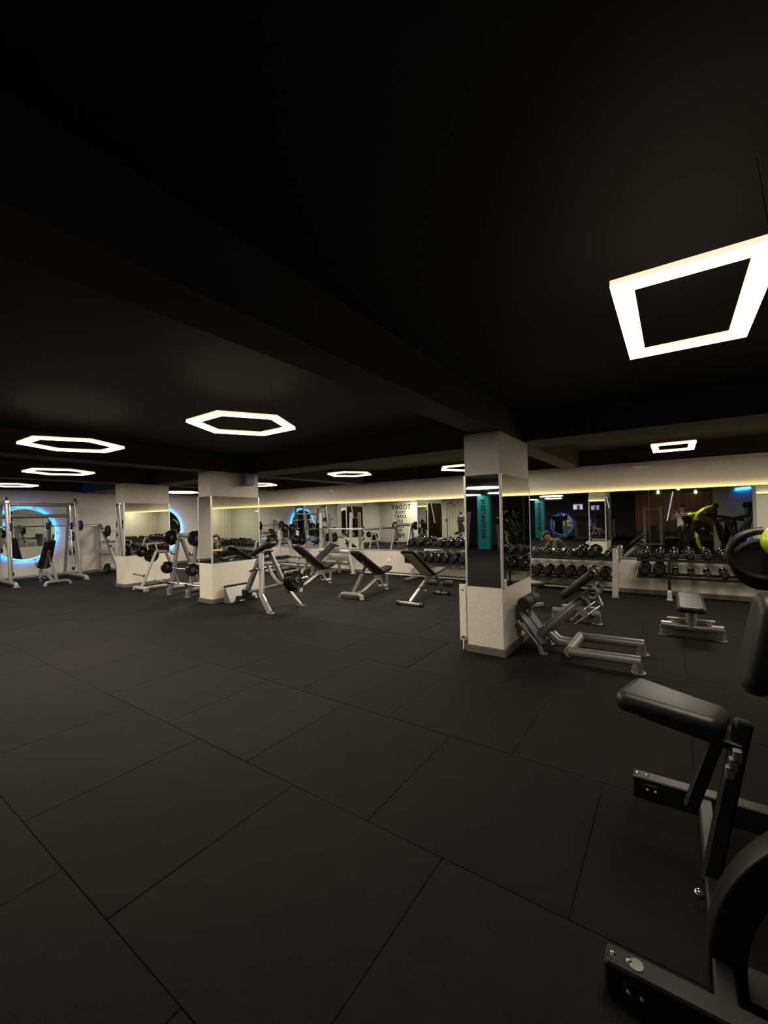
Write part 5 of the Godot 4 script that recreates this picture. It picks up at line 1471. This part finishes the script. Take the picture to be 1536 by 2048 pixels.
func hand_bones(w: Vector3, dir: Vector3, palm_n: Vector3, side: float, curl: float) -> Array:
	# wrist, pointing direction, palm normal, which side the thumb leaves, how far the fingers close
	dir = dir.normalized()
	palm_n = (palm_n - dir * palm_n.dot(dir)).normalized()
	var x := dir.cross(palm_n) * side
	var out := []
	var k := 0.012
	for i in 4:
		var off: float = (i - 1.5) * 0.02
		out.append([w + x * off * 0.5 + dir * 0.012, w + x * off + dir * 0.08, 0.014, 0.012, k])
	for i in 4:
		var off: float = (i - 1.5) * 0.0205
		var l: float = [0.042, 0.046, 0.043, 0.034][i]
		var p0 := w + x * off + dir * 0.082
		var d1 := (dir + palm_n * curl).normalized()
		var p1 := p0 + d1 * l
		var d2 := (dir * (1.0 - curl) + palm_n * curl * 1.6).normalized()
		var p2 := p1 + d2 * l * 0.62
		var d3 := (dir * (1.0 - curl * 1.6) + palm_n * curl * 1.6).normalized()
		out.append([p0, p1, 0.0095, 0.0085, 0.004])
		out.append([p1, p2, 0.0085, 0.008, 0.004])
		out.append([p2, p2 + d3 * l * 0.5, 0.008, 0.0065, 0.004])
	var t0 := w - x * 0.018 + dir * 0.025
	var t1 := t0 - x * 0.028 + dir * 0.03 + palm_n * 0.012
	out.append([t0, t1, 0.014, 0.0105, 0.01])
	out.append([t1, t1 + dir * 0.03 + palm_n * 0.014 * (1.0 + curl), 0.0105, 0.008, 0.005])
	return out


func person(label: String, at: Vector3, turn: float, J: Dictionary, shirt: Material, trousers: Material, shoes: Material, cap: Material, group := "") -> void:
	# local: faces +z. J holds the joints
	var t := thing("person", label, "person", at, turn, group)
	var hips: Vector3 = J.hips
	var chest: Vector3 = J.chest
	var neck: Vector3 = J.neck
	var head: Vector3 = J.head
	var up := (head - neck).normalized()
	var fwd: Vector3 = J.get("look", Vector3.BACK)
	fwd = (fwd - up * up.dot(fwd)).normalized()
	var sd := up.cross(fwd)
	var body := []
	var tee := []
	var pants := []
	var waist := hips.lerp(chest, 0.42)
	for q in [[hips, waist, 0.125, 0.115], [waist, chest, 0.118, 0.135]]:
		for s in [-1.0, 1.0]:
			var o := Vector3(s * 0.05, 0, 0)
			body.append([q[0] + o, q[1] + o, q[2] - 0.01, q[3] - 0.01, 0.05])
			tee.append([q[0] + o, q[1] + o, q[2] + 0.004, q[3] + 0.006, 0.05])
	body.append([chest, neck, 0.1, 0.06, 0.06])
	body.append([neck - up * 0.03, head - up * 0.03, 0.058, 0.055, 0.03])
	tee.append([chest + Vector3(0, 0.02, 0), neck - up * 0.035, 0.11, 0.075, 0.06])
	for s in ["l", "r"]:
		var sh: Vector3 = J["shoulder_" + s]
		var el: Vector3 = J["elbow_" + s]
		var wr: Vector3 = J["wrist_" + s]
		body.append([chest.lerp(sh, 0.3), sh, 0.08, 0.064, 0.05])
		body.append([sh, el, 0.056, 0.042, 0.03])
		body.append([el, wr, 0.042, 0.028, 0.02])
		tee.append([chest.lerp(sh, 0.3), sh, 0.09, 0.076, 0.05])
		tee.append([sh, sh.lerp(el, 0.62), 0.072, 0.068, 0.03])
		var hp: Vector3 = J["hip_" + s]
		var kn: Vector3 = J["knee_" + s]
		var an: Vector3 = J["ankle_" + s]
		var toe: Vector3 = J["toe_" + s]
		body.append([hp, kn, 0.088, 0.058, 0.04])
		body.append([kn, an, 0.056, 0.036, 0.03])
		body.append([an, toe, 0.04, 0.034, 0.02])
		pants.append([hips.lerp(hp, 0.4), hp, 0.13, 0.108, 0.05])
		pants.append([hp, kn, 0.102, 0.073, 0.04])
		pants.append([kn, an + (kn - an).normalized() * 0.02, 0.071, 0.06, 0.03])
	pants.append([hips, hips + Vector3(0, 0.06, 0), 0.135, 0.125, 0.05])
	# head: skull, jaw, brow, nose, ears
	var hb := [[head + up * 0.035 - fwd * 0.02, head + up * 0.03 + fwd * 0.02, 0.082, 0.078, 0.03], [head - up * 0.02, head - up * 0.07 + fwd * 0.045, 0.07, 0.042, 0.03], [head + up * 0.005 + fwd * 0.088, head - up * 0.028 + fwd * 0.104, 0.01, 0.014, 0.012], [head - sd * 0.03 + up * 0.02 + fwd * 0.08, head + sd * 0.03 + up * 0.02 + fwd * 0.08, 0.018, 0.018, 0.012], [head - sd * 0.018 - up * 0.058 + fwd * 0.078, head + sd * 0.018 - up * 0.058 + fwd * 0.078, 0.012, 0.012, 0.008], [neck, head - up * 0.05, 0.056, 0.054, 0.03]]
	for s in [-1.0, 1.0]:
		hb.append([head + sd * s * 0.078 - up * 0.02, head + sd * s * 0.084 + up * 0.018, 0.012, 0.015, 0.006])
	var meshes := [[body, 0.018], [hb, 0.009]]
	for s in ["l", "r"]:
		meshes.append([hand_bones(J["wrist_" + s], J["hand_" + s], J["palm_" + s], 1.0 if s == "l" else -1.0, J.get("curl", 0.45)), 0.006])
	obj("body", flesh_mesh(meshes), M.skin, t)
	obj("shirt", flesh_mesh([[tee, 0.018]]), shirt, t)
	obj("trousers", flesh_mesh([[pants, 0.018]]), trousers, t)
	for s in ["l", "r"]:
		var an: Vector3 = J["ankle_" + s]
		var toe: Vector3 = J["toe_" + s]
		obj("shoe", flesh_mesh([[[[an - Vector3(0, 0.015, 0), toe, 0.055, 0.044, 0.03], [an - (toe - an).normalized() * 0.03 - Vector3(0, 0.02, 0), an - Vector3(0, 0.02, 0), 0.05, 0.05, 0.03]], 0.012]]), shoes, t)
	obj("hair", flesh_mesh([[[[head + up * 0.055 - fwd * 0.03, head + up * 0.062 + fwd * 0.035, 0.082, 0.066, 0.03], [head + up * 0.02 - fwd * 0.055, head - up * 0.04 - fwd * 0.05, 0.07, 0.05, 0.03]], 0.01]]), M.hair if cap == null else cap, t)
	for s in [-1.0, 1.0]:
		obj("eye", S().lathe([Vector2(0, -0.009), Vector2(0.007, -0.005), Vector2(0.009, 0), Vector2(0.007, 0.005), Vector2(0, 0.009)], axis_frame(head + fwd * 0.09 + sd * s * 0.031 + up * 0.002, fwd), 10, true), M.eye, t)
	if cap != null:
		obj("cap_peak", S().prism(round_rect(0.15, 0.1, 0.045), 0.008, Transform3D(Basis(sd, fwd, up), head + up * 0.05 + fwd * 0.12), 0.003), cap, t)


func standing(h := 1.0) -> Dictionary:
	var J := {"hips": Vector3(0, 0.95, 0), "chest": Vector3(0, 1.3, 0.0), "neck": Vector3(0, 1.48, 0), "head": Vector3(0, 1.635, 0.025), "look": Vector3.BACK}
	for s in [["l", 1.0], ["r", -1.0]]:
		var k: float = s[1]
		J["shoulder_" + s[0]] = Vector3(k * 0.19, 1.42, 0)
		J["elbow_" + s[0]] = Vector3(k * 0.25, 1.13, -0.02)
		J["wrist_" + s[0]] = Vector3(k * 0.26, 0.89, 0.06)
		J["hand_" + s[0]] = Vector3(k * 0.05, -1, 0.15)
		J["palm_" + s[0]] = Vector3(-k, 0, 0.2)
		J["hip_" + s[0]] = Vector3(k * 0.09, 0.92, 0)
		J["knee_" + s[0]] = Vector3(k * 0.11, 0.5, 0.02)
		J["ankle_" + s[0]] = Vector3(k * 0.12, 0.09, -0.02)
		J["toe_" + s[0]] = Vector3(k * 0.15, 0.046, 0.14)
	return J


func make_people() -> void:
	# the photographer behind the camera, phone raised
	var fwd := Vector3(-0.5668, 0, -0.8239)
	var J := standing()
	J.look = Vector3(0.1, -0.1, 1)
	for s in [["l", 1.0], ["r", -1.0]]:
		var k: float = s[1]
		J["elbow_" + s[0]] = Vector3(k * 0.24, 1.25, 0.2)
		J["wrist_" + s[0]] = Vector3(k * 0.115, 1.44, 0.36)
		J["hand_" + s[0]] = Vector3(-k * 0.35, 0.8, 0.5)
		J["palm_" + s[0]] = Vector3(-k * 0.9, 0, 0.35)
	var turn := atan2(fwd.x, fwd.z)
	var at := Vector3(0, 0, 0) - fwd * 0.49
	person("person in a white T-shirt photographing with a raised phone, seen mirrored", at, turn, J, M.white_cotton, M.black_cotton, M.shoe_white, null)
	var ph := thing("phone", "dark phone held up by the person in the white T-shirt", "phone", Vector3(0, 1.5, 0) - fwd * 0.03, turn)
	obj("case", S().prism(round_rect(0.076, 0.155, 0.012), 0.009, Transform3D.IDENTITY, 0.003, 2), M.black_steel, ph)
	obj("lens_bump", S().prism(round_rect(0.036, 0.036, 0.009), 0.003, Transform3D(Basis.IDENTITY, Vector3(-0.014, 0.054, 0.0058)), 0.001), M.grey_steel, ph)
	# two people in black
	var K := standing()
	K.look = Vector3(-0.6, 0, 0.8)
	person("person in black standing before the pale curtain, seen mirrored", Vector3(-8.75, 0, 0.9), 0.6, K, M.black_cotton, M.black_cotton, M.shoe_white, null)
	var Q := standing()
	Q.elbow_l = Vector3(0.26, 1.16, 0.1)
	Q.wrist_l = Vector3(0.16, 1.12, 0.32)
	Q.hand_l = Vector3(-0.3, 0.1, 1)
	person("person in a black T-shirt, back turned, mirrored beside the incline press rack", Vector3(-3.17, 0, 4.26), 0.7, Q, M.black_cotton, M.black_cotton, M.black_cotton, null)
	# the seated person on a bench behind the centre pillar
	var dir := Vector3(-0.82, 0, -0.57)
	var sa := Vector3(-2.31, 0, -7.4)
	var sb := thing("flat_bench", "flat black bench behind the centre pillar under the seated person", "bench", sa, atan2(dir.x, dir.z))
	cushion("pad", Vector3(0, 0.37, -0.6), Vector3(0, 0.37, 0.5), Vector3.UP, 0.28, 0.06, sb, 0.28)
	obj("spine", S().beam(Vector3(0, 0.34, -0.5), Vector3(0, 0.34, 0.42), 0.07, 0.06, 0.008), M.silver, sb)
	for z in [-0.42, 0.34]:
		obj("leg", S().beam(Vector3(0, 0.04, z), Vector3(0, 0.33, z), 0.06, 0.06, 0.008, Vector3.RIGHT), M.silver, sb)
		obj("foot", S().beam(Vector3(-0.22, 0.03, z), Vector3(0.22, 0.03, z), 0.06, 0.06, 0.008), M.silver, sb)
	var R := {"hips": Vector3(0, 0.545, -0.06), "chest": Vector3(0, 0.78, 0.14), "neck": Vector3(0, 0.88, 0.28), "head": Vector3(0, 0.98, 0.38), "look": Vector3(0, -0.7, 1), "curl": 0.7}
	for s in [["l", 1.0], ["r", -1.0]]:
		var k: float = s[1]
		R["shoulder_" + s[0]] = Vector3(k * 0.18, 0.84, 0.2)
		R["elbow_" + s[0]] = Vector3(k * 0.24, 0.64, 0.32)
		R["wrist_" + s[0]] = Vector3(k * 0.07, 0.63, 0.5)
		R["hand_" + s[0]] = Vector3(-k * 0.5, 0.1, 0.7)
		R["palm_" + s[0]] = Vector3(-k, 0, -0.3)
		R["hip_" + s[0]] = Vector3(k * 0.1, 0.535, 0.0)
		R["knee_" + s[0]] = Vector3(k * 0.2, 0.52, 0.42)
		R["ankle_" + s[0]] = Vector3(k * 0.22, 0.09, 0.4)
		R["toe_" + s[0]] = Vector3(k * 0.25, 0.046, 0.56)
	person("person in a dark top and cap seated behind the centre pillar", sa, atan2(dir.x, dir.z), R, M.dark_cotton, M.black_cotton, M.shoe_white, M.black_cotton)


const LAMP_ENERGY := 1.6
const STRIP_ENERGY := 0.09
const RING_ENERGY := 0.09


func _ready() -> void:
	# the camera: a phone's wide lens held level at 1.55 m, turned 34.5 degrees to the left of the far wall's normal
	var cam := Camera3D.new()
	cam.name = "camera"
	add_child(cam)
	cam.fov = rad_to_deg(2.0 * atan(1024.0 / 841.3))
	cam.near = 0.02
	cam.far = 120.0
	cam.transform = Transform3D(Basis(Vector3(0.82362974, -0.01989739, -0.56677874), Vector3(0.02285396, 0.99973704, -0.00188603), Vector3(0.56666722, -0.01139975, 0.82386789)), Vector3(0, 1.55, 0))
	cam.current = true
	var env := Environment.new()
	env.background_mode = Environment.BG_COLOR
	env.background_color = Color.BLACK
	env.tonemap_mode = Environment.TONE_MAPPER_LINEAR
	env.tonemap_exposure = 1.2
	env.sdfgi_enabled = true
	env.ssao_enabled = true
	env.ssil_enabled = true
	var we := WorldEnvironment.new()
	we.name = "world"
	we.environment = env
	add_child(we)
	make_materials()
	make_lamps()
	make_room()
	make_lime_machine()
	make_benches()
	make_guided_bar()
	make_left_press()
	make_plate_stand()
	make_barbell_rack()
	make_lever_row()
	make_presses()
	make_dumbbells()
	make_rear()
	make_people()
